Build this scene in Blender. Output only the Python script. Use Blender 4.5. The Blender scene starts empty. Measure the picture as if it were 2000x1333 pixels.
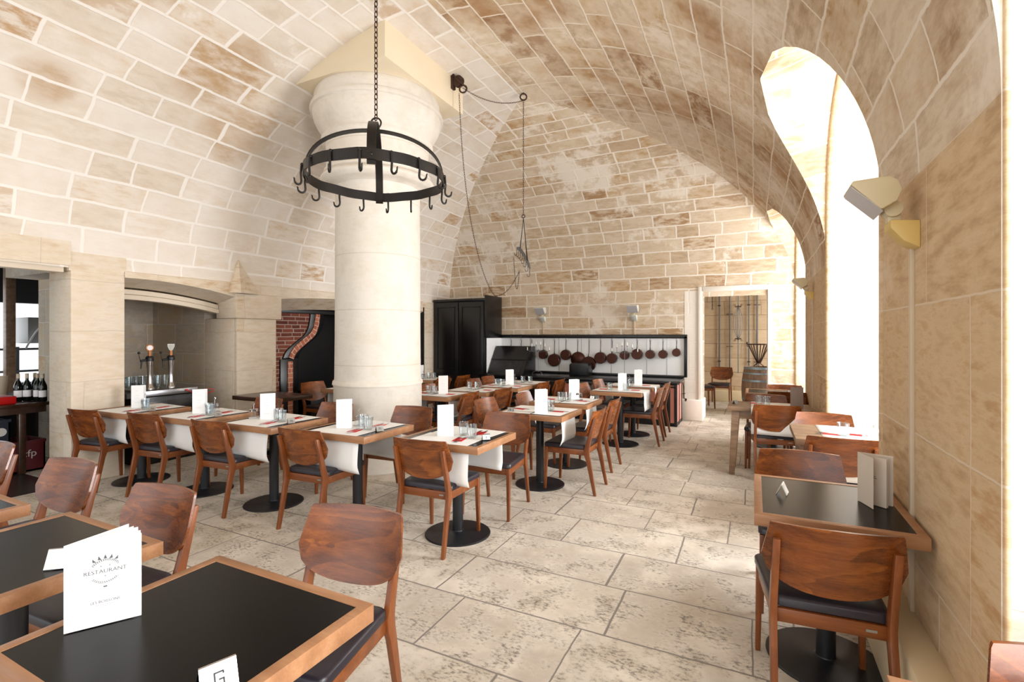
import bpy, bmesh, math, random
from mathutils import Vector, Matrix, Euler
random.seed(7)
SC = bpy.context.scene
COL = SC.collection
PI = math.pi
def R(a): return math.radians(a)

# ------------------------------------------------------------------ mesh builder
class MB:
    def __init__(s): s.v=[]; s.f=[]; s.uv=[]
    def add(s, vs, fs, uvs=None):
        n=len(s.v); s.v += [tuple(p) for p in vs]
        for k,f in enumerate(fs):
            s.f.append([n+i for i in f]); s.uv.append(uvs[k] if uvs else None)
        return s
    def quad(s, p, uv=None): return s.add(p, [range(len(p))], [uv] if uv else None)
    def box(s, c, d, rz=0, rx=0, ry=0):
        x,y,z=[q/2 for q in d]
        M=Matrix.Translation(c) @ Euler((rx,ry,rz)).to_matrix().to_4x4()
        vs=[M@Vector((a*x,b*y,e*z)) for a in(-1,1) for b in(-1,1) for e in(-1,1)]
        return s.add(vs,[(0,1,3,2),(4,6,7,5),(0,4,5,1),(2,3,7,6),(0,2,6,4),(1,5,7,3)])
    def bb(s,x0,x1,y0,y1,z0,z1): return s.box(((x0+x1)/2,(y0+y1)/2,(z0+z1)/2),(abs(x1-x0),abs(y1-y0),abs(z1-z0)))
    def rings(s, rings, closed=True, cap=True):
        n=len(rings[0]); vs=[p for r in rings for p in r]; fs=[]
        for i in range(len(rings)-1):
            for j in range(n if closed else n-1):
                k=(j+1)%n; fs.append((i*n+j,i*n+k,(i+1)*n+k,(i+1)*n+j))
        if cap and closed:
            fs.append(tuple(reversed(range(n)))); fs.append(tuple((len(rings)-1)*n+j for j in range(n)))
        return s.add(vs,fs)
    def lathe(s, prof, c=(0,0,0), n=24, M=None, cap=True):
        rs=[]
        for r,z in prof:
            ring=[Vector((r*math.cos(2*PI*j/n),r*math.sin(2*PI*j/n),z)) for j in range(n)]
            rs.append([(M@p if M else p)+Vector(c) for p in ring])
        return s.rings(rs,True,cap)
    def tube(s, path, r, n=8, cap=True, closed=False):
        P=[Vector(p) for p in path]; rr=r if isinstance(r,(list,tuple)) else [r]*len(P)
        rs=[]; up=None
        for i,p in enumerate(P):
            if closed: t=(P[(i+1)%len(P)]-P[i-1]).normalized()
            else: t=(P[min(i+1,len(P)-1)]-P[max(i-1,0)]).normalized()
            if up is None:
                up=Vector((0,0,1)) if abs(t.z)<.9 else Vector((1,0,0))
            a=t.cross(up)
            if a.length<1e-5: a=t.cross(Vector((.3,1,.2)))
            a.normalize(); b=a.cross(t).normalized(); up=b
            rs.append([p+rr[i]*(math.cos(2*PI*j/n)*a+math.sin(2*PI*j/n)*b) for j in range(n)])
        if closed: rs.append(rs[0]); cap=False
        return s.rings(rs,True,cap)
    def cyl(s,c,r,h,n=24,axis='z',r2=None):
        M={'z':Matrix.Identity(3),'x':Euler((0,PI/2,0)).to_matrix(),'y':Euler((-PI/2,0,0)).to_matrix()}[axis]
        return s.lathe([(r,0),(r if r2 is None else r2,h)],c,n,M)
    def prism(s, pts, a, b, axis='z'):
        """outline pts (2d) extruded from a to b along axis"""
        def P(u,v,w): return {'z':(u,v,w),'x':(w,u,v),'y':(u,w,v)}[axis]
        n=len(pts)
        vs=[P(u,v,a) for u,v in pts]+[P(u,v,b) for u,v in pts]
        fs=[tuple(range(n)),tuple(reversed(range(n,2*n)))]+[(i,n+i,n+(i+1)%n,(i+1)%n) for i in range(n)]
        return s.add(vs,fs)
    def strip(s, pathA, pathB, t):
        """thick band between two polylines, thickness vector function t(i)->Vector"""
        n=len(pathA); rs=[]
        for i in range(n):
            A=Vector(pathA[i]);B=Vector(pathB[i]);T=t(i)
            rs.append([A,B,B+T,A+T])
        return s.rings(rs)
    def torus(s,c,R_,r,n=24,m=8,M=None):
        path=[]
        for j in range(n):
            p=Vector((R_*math.cos(2*PI*j/n),R_*math.sin(2*PI*j/n),0))
            path.append((M@p if M else p)+Vector(c))
        return s.tube(path,r,m,closed=True)
    def xf(s,M):
        s.v=[tuple(M@Vector(p)) for p in s.v]; return s
    def mesh(s,name,mat,bevel=0,seg=2,smooth=35,bang=30,merge=False):
        me=bpy.data.meshes.new(name); me.from_pydata(s.v,[],s.f)
        if any(u for u in s.uv):
            l=me.uv_layers.new(name='UVMap'); k=0
            for f,u in zip(s.f,s.uv):
                for i in range(len(f)):
                    l.data[k].uv = u[i] if u else (0,0)
                    k+=1
        bm=bmesh.new(); bm.from_mesh(me)
        if merge: bmesh.ops.remove_doubles(bm,verts=bm.verts,dist=2e-5)
        bmesh.ops.recalc_face_normals(bm,faces=bm.faces)
        if bevel:
            es=[e for e in bm.edges if len(e.link_faces)==2 and e.calc_face_angle(0)>R(bang)]
            bmesh.ops.bevel(bm,geom=es,offset=bevel,segments=seg,affect='EDGES',profile=.5,clamp_overlap=True)
        bm.to_mesh(me); bm.free()
        if smooth:
            me.shade_smooth(); me.set_sharp_from_angle(angle=R(smooth))
        me.materials.append(mat)
        return me
def obj(name, mb, mat, parent=None, loc=(0,0,0), rot=(0,0,0), bevel=0, seg=2, smooth=35, label=None, merge=False):
    me = mb.mesh(name,mat,bevel,seg,smooth,merge=merge) if isinstance(mb,MB) else mb
    o=bpy.data.objects.new(name,me); COL.objects.link(o)
    o.location=loc; o.rotation_euler=rot
    if parent: o.parent=parent
    if label: o['label']=label
    return o
def tag(o,label,cat,group=None,kind=None):
    o['label']=label; o['category']=cat
    if group: o['group']=group
    if kind: o['kind']=kind
    return o
def struct(o): o['kind']='structure'; return o
def thing(name,label,cat,loc=(0,0,0),rz=0,group=None):
    o=bpy.data.objects.new(name,None); COL.objects.link(o); o.empty_display_size=.05
    o.location=loc; o.rotation_euler=(0,0,rz)
    return tag(o,label,cat,group)
def copy_tree(o,loc=None,rz=None,label=None,group=None,parent=None):
    c=o.copy(); COL.objects.link(c)
    if parent: c.parent=parent
    if loc is not None: c.location=loc
    if rz is not None: c.rotation_euler=(0,0,rz)
    if label: c['label']=label
    if group: c['group']=group
    for ch in list(o.children):
        if ch is not c: copy_tree(ch,parent=c)
    return c
class Proto:
    """first use places the built one itself, later uses copy it with its parts"""
    def __init__(s,make): s.make=make; s.o=None; s.n=0
    def put(s,loc,rz,label,cat,group=None,rot=None):
        if s.o is None: s.o=s.make(); c=s.o
        else: c=copy_tree(s.o)
        c.location=loc; c.rotation_euler=rot if rot else (0,0,rz)
        if 'group' in c: del c['group']
        return tag(c,label,cat,group)

# ------------------------------------------------------------------ materials
def lin(h):
    if isinstance(h,str):
        c=[int(h[i:i+2],16)/255 for i in (0,2,4)]
        return tuple([x/12.92 if x<=.04045 else ((x+.055)/1.055)**2.4 for x in c]+[1])
    return tuple(h)+(1,) if len(h)==3 else tuple(h)
class NT:
    def __init__(s,name):
        s.m=bpy.data.materials.new(name); s.m.use_nodes=True
        s.t=s.m.node_tree; s.b=s.t.nodes['Principled BSDF']; s.out=s.t.nodes['Material Output']
    def n(s,ty,**kw):
        nd=s.t.nodes.new(ty)
        for k,v in kw.items():
            if k in nd.bl_rna.properties: setattr(nd,k,v)
            else: s.set(nd.inputs[k.replace('_',' ')] if k.replace('_',' ') in nd.inputs else nd.inputs[k],v)
        return nd
    def set(s,inp,v):
        if isinstance(v,bpy.types.NodeSocket): s.t.links.new(v,inp)
        elif isinstance(v,bpy.types.Node): s.t.links.new(v.outputs[0],inp)
        else: inp.default_value=v
    def m2(s,op,a,b=0.,c=None,clamp=False):
        nd=s.t.nodes.new('ShaderNodeMath'); nd.operation=op; nd.use_clamp=clamp
        s.set(nd.inputs[0],a); s.set(nd.inputs[1],b)
        if c is not None: s.set(nd.inputs[2],c)
        return nd.outputs[0]
    def sep(s,v):
        nd=s.t.nodes.new('ShaderNodeSeparateXYZ'); s.set(nd.inputs[0],v); return nd.outputs
    def comb(s,x=0.,y=0.,z=0.):
        nd=s.t.nodes.new('ShaderNodeCombineXYZ')
        for i,q in enumerate((x,y,z)): s.set(nd.inputs[i],q)
        return nd.outputs[0]
    def coord(s,kind='Object'): return s.n('ShaderNodeTexCoord').outputs[kind]
    def map(s,v,scale=(1,1,1),rot=(0,0,0),loc=(0,0,0)):
        nd=s.t.nodes.new('ShaderNodeMapping'); s.set(nd.inputs[0],v)
        nd.inputs['Scale'].default_value=scale; nd.inputs['Rotation'].default_value=rot; nd.inputs['Location'].default_value=loc
        return nd.outputs[0]
    def noise(s,v,scale,detail=4,rough=.55,dist=0,out=0):
        nd=s.t.nodes.new('ShaderNodeTexNoise'); s.set(nd.inputs['Vector'],v)
        nd.inputs['Scale'].default_value=scale; nd.inputs['Detail'].default_value=detail
        nd.inputs['Roughness'].default_value=rough; nd.inputs['Distortion'].default_value=dist
        return nd.outputs[out]
    def wn(s,v,out=0):
        nd=s.t.nodes.new('ShaderNodeTexWhiteNoise'); nd.noise_dimensions='3D'; s.set(nd.inputs['Vector'],v); return nd.outputs[out]
    def ramp(s,f,stops,interp='LINEAR'):
        nd=s.t.nodes.new('ShaderNodeValToRGB'); e=nd.color_ramp.elements; nd.color_ramp.interpolation=interp
        while len(e)<len(stops): e.new(.5)
        for q,(p,c) in zip(e,stops): q.position=p; q.color=lin(c)
        s.set(nd.inputs[0],f); return nd.outputs[0]
    def step(s,f,a,b):
        nd=s.t.nodes.new('ShaderNodeMapRange'); nd.interpolation_type='SMOOTHSTEP'
        s.set(nd.inputs[0],f); nd.inputs[1].default_value=a; nd.inputs[2].default_value=b; return nd.outputs[0]
    def mix(s,f,a,b,mode='MIX'):
        nd=s.t.nodes.new('ShaderNodeMix'); nd.data_type='RGBA'; nd.blend_type=mode
        s.set(nd.inputs[0],f)
        for k,q in ((6,a),(7,b)):
            s.set(nd.inputs[k], lin(q) if isinstance(q,(str,tuple)) else q)
        return nd.outputs[2]
    def bump(s,h,strength=.3,dist=.01):
        nd=s.t.nodes.new('ShaderNodeBump'); s.set(nd.inputs['Height'],h)
        nd.inputs['Strength'].default_value=strength; nd.inputs['Distance'].default_value=dist
        s.set(s.b.inputs['Normal'],nd.outputs[0])
    def fin(s,color,rough=.5,metal=0,spec=.5,coat=0):
        s.set(s.b.inputs['Base Color'], lin(color) if isinstance(color,(str,tuple)) else color)
        s.set(s.b.inputs['Roughness'],rough); s.b.inputs['Metallic'].default_value=metal
        s.b.inputs['Specular IOR Level'].default_value=spec
        if coat: s.b.inputs['Coat Weight'].default_value=coat; s.b.inputs['Coat Roughness'].default_value=.2
        return s.m
def plain(name,c,rough=.5,metal=0,spec=.5,var=.06,scale=6,bump=0):
    t=NT(name); co=t.coord(); n=t.noise(co,scale,4)
    a=lin(c); lo=tuple(x*(1-var) for x in a[:3])+(1,); hi=tuple(min(1,x*(1+var)) for x in a[:3])+(1,)
    col=t.mix(n,lo,hi)
    if bump: t.bump(t.noise(co,scale*12,3),bump,.002)
    return t.fin(col,rough,metal,spec)

def tone(h,k):
    c=lin(h)[:3]; g=.3*c[0]+.59*c[1]+.11*c[2]
    return tuple(g+(x-g)*k for x in c)+(1,)
def stone(name,h,L,stops,joint,mort=.010,patch=.35,smear=0,rag=.006,kind='UV',rot=0,warp=1.,blotch=0,spots=(),bmp=.35,rough=.85,stain=None,pits=0,soft=.5,swap=False,sat=.80):
    stops=[(p,tone(c,sat)) for p,c in stops]; joint=tone(joint,sat)
    t=NT(name); co=t.coord(kind)
    x,y,z=t.sep(co)
    if kind=='Object' and swap: x,y=y,x
    cn=t.coord('Object')
    w1=t.noise(cn,1.7,2,out=1); wx,wy,wz=t.sep(w1)
    w2=t.noise(cn,14,3,out=1); vx,vy,vz=t.sep(w2)
    x=t.m2('MULTIPLY_ADD',t.m2('SUBTRACT',wx,.5),.08*warp,x); y=t.m2('MULTIPLY_ADD',t.m2('SUBTRACT',wy,.5),.05*warp,y)
    x=t.m2('MULTIPLY_ADD',t.m2('SUBTRACT',vx,.5),rag*2,x); y=t.m2('MULTIPLY_ADD',t.m2('SUBTRACT',vy,.5),rag*2,y)
    rv=t.m2('DIVIDE',y,h); row=t.m2('FLOOR',rv); fv=t.m2('SUBTRACT',rv,row)
    r1=t.wn(t.comb(row,3.3,1.1)); r2=t.wn(t.comb(row,7.7,5.1))
    Lr=t.m2('MULTIPLY',L,t.m2('MULTIPLY_ADD',r1,.5,.75))
    ru=t.m2('MULTIPLY_ADD',r2,17.,t.m2('DIVIDE',x,Lr))
    # uneven lengths inside a row
    ru=t.m2('ADD',ru,t.m2('MULTIPLY',.16,t.m2('SINE',t.m2('MULTIPLY_ADD',ru,2.1,t.m2('MULTIPLY',r1,9.)))))
    ci=t.m2('FLOOR',ru); fu=t.m2('SUBTRACT',ru,ci)
    du=t.m2('MULTIPLY',t.m2('MINIMUM',fu,t.m2('SUBTRACT',1.,fu)),Lr)
    dv=t.m2('MULTIPLY',t.m2('MINIMUM',fv,t.m2('SUBTRACT',1.,fv)),h)
    d=t.m2('MINIMUM',du,dv)
    mask=t.step(d,mort*.5,mort*.5+mort*soft)      # 1 inside stone
    rnd=t.wn(t.comb(row,ci,.5)); rnd2=t.wn(t.comb(ci,row,9.5))
    n1=t.noise(cn,2.3,5,.6); n2=t.noise(t.map(cn,(1,1,4)),5,5,.65)
    f=t.m2('ADD',t.m2('MULTIPLY',rnd,1-patch),t.m2('MULTIPLY',t.step(n2,.3,.7),patch))
    col=t.ramp(f,stops)
    col=t.mix(t.m2('MULTIPLY',t.step(n1,.35,.75),.35),col,t.mix(1,col,'E8DCCB','MULTIPLY'))
    if stain:
        k=t.m2('MULTIPLY',t.step(rnd2,.90,.97),t.step(n2,.38,.62))
        col=t.mix(k,col,tone(stain,.75))
    if smear:
        n3=t.noise(cn,1.3,6,.7); col=t.mix(t.m2('MULTIPLY',t.step(n3,.62-smear*.3,.72-smear*.3),.85),col,joint)
    if spots:
        tot=None
        for px,py,pz,pr in spots:
            dn=t.n('ShaderNodeVectorMath',operation='DISTANCE'); t.set(dn.inputs[0],cn); dn.inputs[1].default_value=(px,py,pz)
            k=t.step(t.m2('ADD',t.m2('DIVIDE',dn.outputs['Value'],pr),t.m2('MULTIPLY',t.m2('SUBTRACT',n1,.5),1.2)),1.05,.45)
            tot=k if tot is None else t.m2('MAXIMUM',tot,k)
        k=t.m2('MULTIPLY',tot,t.m2('MULTIPLY',t.step(rnd2,.15,.5),t.m2('MULTIPLY_ADD',t.step(n2,.3,.65),.6,.4)))
        col=t.mix(t.m2('MULTIPLY',k,.75),col,tone('B98F57',.8))
    if blotch:
        nb=t.noise(cn,.55,5,.65); col=t.mix(t.m2('MULTIPLY',t.step(nb,.50,.66),.75),col,t.mix(1,col,'C29A6B','MULTIPLY'))
    if pits:
        n4=t.noise(t.map(cn,(1,1.7,1)),34,5,.7); n5=t.noise(cn,2.6,3,.6)
        n6=t.noise(cn,5,6,.72); col=t.mix(t.m2('MULTIPLY',t.step(n6,.5,.72),.45),col,'968B7E'); col=t.mix(t.m2('MULTIPLY',t.step(n5,.45,.7),.5),col,'EDE4D6')
        k=t.m2('MULTIPLY',t.step(n4,.47,.60),t.m2('MULTIPLY',t.step(n6,.42,.62),pits))
        col=t.mix(k,col,'6A645C')
    col=t.mix(mask,joint,col)
    hh=t.m2('ADD',t.m2('MULTIPLY',mask,.6),t.m2('MULTIPLY',n2,.5))
    t.bump(hh,bmp,.012)
    return t.fin(col,rough,0,.25)

def wood(name,stops,scale=1.,rough=.38,axis='x',figure=1.0,coat=.15,spec=.5,seedvar=True,line=.26):
    t=NT(name); co=t.coord('Object')
    if seedvar:
        oi=t.n('ShaderNodeObjectInfo').outputs['Random']
        co2=t.n('ShaderNodeVectorMath',operation='ADD'); t.set(co2.inputs[0],co)
        t.set(co2.inputs[1],t.comb(t.m2('MULTIPLY',oi,13.),t.m2('MULTIPLY',oi,7.),t.m2('MULTIPLY',oi,5.))); co=co2.outputs[0]
    sc={'x':(1.3,9,9),'y':(9,1.3,9),'z':(9,9,1.3)}[axis]
    v=t.map(co,tuple(q*scale for q in sc))
    big=t.noise(t.map(co,tuple((1.6 if q==1.3 else 5.5)*scale for q in sc)),1.0,3,.5,.6)
    rings=t.m2('FRACT',t.m2('MULTIPLY',big,9.*figure))
    rings=t.m2('POWER',rings,1.6)
    fine=t.noise(t.map(co,tuple((3 if q==1.3 else 70)*scale for q in sc)),2,5,.7)
    soft=t.noise(t.map(co,tuple((2.2 if q==1.3 else 14)*scale for q in sc)),1.3,4,.6)
    f=t.m2('ADD',t.m2('ADD',t.m2('MULTIPLY',rings,line),t.m2('MULTIPLY',fine,.42)),t.m2('MULTIPLY',t.m2('SUBTRACT',soft,.5),.9))
    f=t.m2('ADD',f,.22-line*.35)
    col=t.ramp(f,stops)
    t.bump(fine,.06,.002)
    return t.fin(col,t.m2('MULTIPLY_ADD',fine,.15,rough-.07),0,spec,coat)

M={}
cream=[(0,'CFBBA1'),(.15,'DCCBB4'),(.4,'E3D6C5'),(.65,'E6DBCD'),(.88,'E1CFB8'),(.97,'DABF9B'),(1,'CFA97C')]
M['vault']=stone('vault_ashlar',.262,.60,cream,'EDE4D8',.018,.25,.12,stain='C49A66',sat=.72,spots=((-5.2,3.65,3.75,.55),(-4.75,3.1,4.2,.6),(-4.2,2.3,4.45,.5),(-5.35,2.0,3.6,.3)))
M['far']=stone('far_wall_ashlar',.235,.50,[(0,'B79C7A'),(.2,'C9B08F'),(.5,'DBC9AF'),(.75,'D3BC9B'),(.92,'C6A274'),(1,'B68B58')],'EBE0D0',.016,.35,.35,stain='B08450',rag=.01,sat=.85)
M['right']=stone('right_vault_shade_toned_ashlar',.27,.60,[(0,'B59A78'),(.2,'CBB394'),(.5,'DCCAB0'),(.8,'D3B995'),(1,'BC965F')],'E6D8C4',.012,.45,.30,rag=.010,stain='A87B48',sat=.85,blotch=1)  # browner than left vault: part stone colour, part shade put into the palette
M['pier']=stone('pier_ashlar',.55,.9,[(0,'B89469'),(.3,'CBAA7E'),(.6,'D6B98F'),(1,'C0945E')],'D9C2A2',.006,.6,.2,rag=.004,stain='BC935F',sat=.85,warp=.4)
M['reveal']=stone('window_reveal_stone',.40,.8,[(0,'E6DAC6'),(.5,'F1E9DC'),(1,'E4D0B2')],'F2EBE0',.008,.5,.2,rag=.004)
M['wleft']=stone('left_wall_ashlar',.52,.85,[(0,'D2BFA5'),(.4,'DFD0BA'),(.8,'D8C3A4'),(1,'C8A679')],'CDBBA2',.005,.5,.1,rag=.003)
M['rough']=stone('niche_rough_stone',.42,.6,[(0,'B8AC9A'),(.5,'CBBDA8'),(.8,'D0B78F'),(1,'C8A470')],'D9CDBB',.010,.6,.2,rag=.012,bmp=.7)
M['brick']=stone('red_brick',.065,.22,[(0,'5A2A1C'),(.5,'7C3A26'),(1,'96492E')],'A58C7C',.009,.3,0,rag=.001,kind='UV')
M['brickbright']=stone('bright_brick',.075,.11,[(0,'A4553A'),(.5,'B9633F'),(1,'C97A52')],'D9B8A0',.006,.3,0,rag=.001,kind='UV')
M['floor']=stone('limestone_slabs',.485,.72,[(0,'B8AA98'),(.25,'CABDAA'),(.5,'D6CAB8'),(.75,'CBBDA6'),(1,'DCCDB2')],'8A8177',.007,.5,0,rag=.004,kind='Object',rough=.5,pits=.82,bmp=.35,sat=.66,warp=.3)
M['plaster']=stone('lime_washed_stone',.235,.50,[(0,'D8C9B2'),(.5,'E4D9C8'),(1,'DCCBB0')],'EEE6DA',.010,.5,1.1,rag=.01)
M['corr']=stone('corridor_stone',.33,.55,[(0,'BFA27C'),(.5,'CDB28D'),(1,'D7BE9A')],'9B8264',.008,.4,0,rag=.002)
def column_mat():
    t=NT('column_limestone'); co=t.coord()
    n=t.noise(co,2.2,6,.65); n2=t.noise(t.map(co,(3,3,14)),3,5,.7)
    x,y,z=t.sep(co); rr=t.m2('FRACT',t.m2('DIVIDE',t.m2('ADD',z,.06),.62)); j=t.step(t.m2('ABSOLUTE',t.m2('SUBTRACT',rr,.5)),.490,.497)
    col=t.ramp(n,[(.25,'C9C0B2'),(.5,'DAD3C8'),(.75,'D0C6B6')])
    col=t.mix(t.m2('MULTIPLY',t.step(n2,.5,.75),.35),col,'C2B8A8')
    col=t.mix(t.m2('MULTIPLY',j,.5),col,'B8A890')
    t.bump(t.m2('ADD',n2,t.m2('MULTIPLY',j,-1.)),.2,.008); return t.fin(col,.8,0,.25)
M['column']=column_mat()
M['abacus']=plain('abacus_plaster','DCCDB2',.8,0,.2,.05,3)
M['steel_beam']=plain('painted_track','D6C8B4',.55)
M['wood']=wood('walnut_stained_beech',[(0,'4A240E'),(.4,'753E19'),(.7,'8F5123'),(1,'AC6D35')],1,.33,figure=.4,line=.08)
M['woodback']=wood('figured_plywood',[(0,'361706'),(.28,'5C2D0E'),(.55,'7E4318'),(.8,'9C5B24'),(1,'CC8A42')],1.0,.27,'x',.85,.2,line=.24)
M['woodleg']=wood('beech_leg',[(0,'4C2410'),(.4,'77401C'),(.7,'905228'),(1,'AA6E3A')],1,.35,'z',.4,.1,line=.06)
M['edge']=wood('oak_edging',[(0,'7A5236'),(.4,'9A6E4C'),(.7,'AE8360'),(1,'C29A77')],1,.42,'x',.25,.0,line=.05,spec=.4)
M['oldwood']=wood('weathered_wood',[(0,'54402F'),(.4,'7C6149'),(.8,'92765B'),(1,'A58B70')],1,.5,'x',.6,.05)
M['darktop']=wood('dark_table_wood',[(0,'20130C'),(.5,'3A2416'),(1,'4E3322')],1,.3,'x',.5,.2)
M['laminate']=plain('black_laminate','080707',.25,0,.13,.1,30)
M['leather']=plain('black_leatherette','26222A',.36,0,.5,.1,20,.15)
M['blacksteel']=plain('black_powder_coat','15171C',.42,0,.5,.08)
M['iron']=plain('wrought_iron','26221F',.42,.6,.5,.25,12,.3)
M['rust']=plain('rusty_iron','4A342A',.6,.5,.4,.3,30,.3)
M['greyiron']=plain('grey_iron','77777A',.45,.7,.5,.25,20,.2)
M['paper']=plain('white_paper','F2F2F2',.6,0,.3,.01)
M['runner']=plain('paper_runner','ECECEA',.65,0,.2,.015)
M['napkin']=plain('red_napkin','C81E22',.7,0,.2,.05)
M['ink']=plain('printed_ink','55565A',.6)
M['darkink']=plain('black_ink','141416',.6)
M['chrome']=plain('polished_steel','C9C9CC',.12,1,.5,.03)
M['brushed']=plain('brushed_steel','A9AAAE',.3,1,.5,.08,40)
M['silver']=plain('pewter_card','9C9A94',.35,.6,.5,.1)
M['lightmetal']=plain('light_steel_card','C9C7C0',.35,.3,.5,.05)
M['blackenamel']=plain('black_paint','0C0C0E',.3,0,.5,.1)
M['whitetile']=plain('white_splashback','F0F3F4',.22,0,.5,.02)
M['copper']=plain('tarnished_copper','4A2A20',.32,.75,.5,.35,9)
M['tin']=plain('tinned_rim','8F8884',.35,.8)
M['beige']=plain('beige_plastic','CDBE9A',.45)
M['yellowed']=plain('yellowed_plastic','D2B36B',.45)
M['whitemetal']=plain('pale_metal','C9CBC2',.45)
M['pinkbrick']=plain('pink_tile','D08A7C',.5,0,.4,.12,9)
M['conduit']=plain('painted_conduit','C9B79E',.6)
M['plinth']=plain('pale_stone_plinth','D9C7A4',.7,0,.3,.06,3)
M['whitestone']=plain('whitewashed_stone','EAE4DA',.75,0,.3,.04,3)
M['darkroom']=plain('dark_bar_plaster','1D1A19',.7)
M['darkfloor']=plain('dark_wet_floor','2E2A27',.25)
M['crate']=plain('dark_red_crate','5A1418',.45)
M['red']=plain('red_box','C21410',.4)
M['candle']=plain('candle_white','F2EFE8',.5)
M['barrel']=wood('barrel_oak',[(0,'5E4738'),(.4,'7F6553'),(.8,'9C8371'),(1,'B49C89')],1,.55,'z',.5,0)
M['hoop']=plain('zinc_hoop','8FA3AE',.4,.6)
M['redcord']=plain('red_cable','C41A1E',.4)
M['amber']=plain('amber_badge','B5733A',.4)
def glass(name,tint=(.93,.96,.97),a=.86):
    t=NT(name); tr=t.n('ShaderNodeBsdfTransparent'); tr.inputs[0].default_value=tint+(1,)
    gl=t.n('ShaderNodeBsdfGlossy'); gl.inputs['Roughness'].default_value=.04
    lw=t.n('ShaderNodeLayerWeight'); lw.inputs[0].default_value=.35
    f=t.m2('MULTIPLY_ADD',lw.outputs['Facing'],.5,1-a-.09,clamp=True)
    mx=t.n('ShaderNodeMixShader'); t.set(mx.inputs[0],f); t.set(mx.inputs[1],tr.outputs[0]); t.set(mx.inputs[2],gl.outputs[0])
    t.t.links.new(mx.outputs[0],t.out.inputs[0]); return t.m
M['glass']=glass('clear_glass')
M['pane']=glass('window_glass',(.97,.98,1),.97)
M['bottle']=plain('dark_bottle_glass','0A120C',.08,0,.6)
def emis(name,c,s):
    t=NT(name); e=t.n('ShaderNodeEmission'); e.inputs[0].default_value=lin(c); e.inputs[1].default_value=s
    t.t.links.new(e.outputs[0],t.out.inputs[0]); return t.m
M['lampface']=plain('frosted_lamp_glass','BDBBBD',.25)
# ------------------------------------------------------------------ room dimensions (metres)
XL,XR,YF,YN=-6.17,.62,9.30,-3.4
Z0,HV=2.20,2.50
SM=(XR-XL)/2
def vh(s):
    u=min(1,max(0,s/3.6)); return Z0+HV*math.sqrt(max(0,1-(1-u)**2))
def vs_inv(z):
    q=max(0,min(1,(z-Z0)/HV)); return 3.6*(1-math.sqrt(max(0,1-q*q)))
SS=[3.6*(1-math.cos(PI/2*i/44)) for i in range(45)]; SS=[s for s in SS if s<SM-.02]+[SM]
ARC=[0.]
for a,b in zip(SS,SS[1:]): ARC.append(ARC[-1]+math.hypot(b-a,vh(b)-vh(a)))
# lunettes / window recesses in the right wall: (y1,y2,spring,crown)
LUN=[(-2.75,-.46,2.47,3.62),(-.46+.0,1.83,2.47,3.62),(3.43,5.72,2.47,3.62),(7.53,9.25,2.47,3.45)]
LUN=[(-.40,1.83,2.22,3.71),(3.25,5.46,2.22,3.71),(7.42,9.29,2.22,3.52)]
Q=.55
RISE=-.277
def lw(L,z,s=0):
    y1,y2,zs,zc=L; hw=(y2-y1)/2; zc=zc+RISE*s
    if z<=zs: return hw
    if z>=zc: return None
    return hw*math.sqrt(max(0,1-((z-zs)/(zc-zs))**(2/Q)))
def autouv(mb,off=(0,0)):
    mb.uv=[]
    for f in mb.f:
        P=[Vector(mb.v[i]) for i in f]; n=Vector((0,0,0))
        for i in range(len(P)):
            a,b=P[i],P[(i+1)%len(P)]; n+=a.cross(b)
        ax=max(range(3),key=lambda k:abs(n[k]))
        mb.uv.append([((p.y if ax==0 else p.x)+off[0],(p.y if ax==2 else p.z)+off[1]) for p in P])
    return mb
def sobj(name,mb,mat,bevel=0,smooth=35,uv=True,seg=2):
    if uv: autouv(mb)
    return struct(obj(name,mb,mat,bevel=bevel,smooth=smooth,seg=seg))

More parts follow.
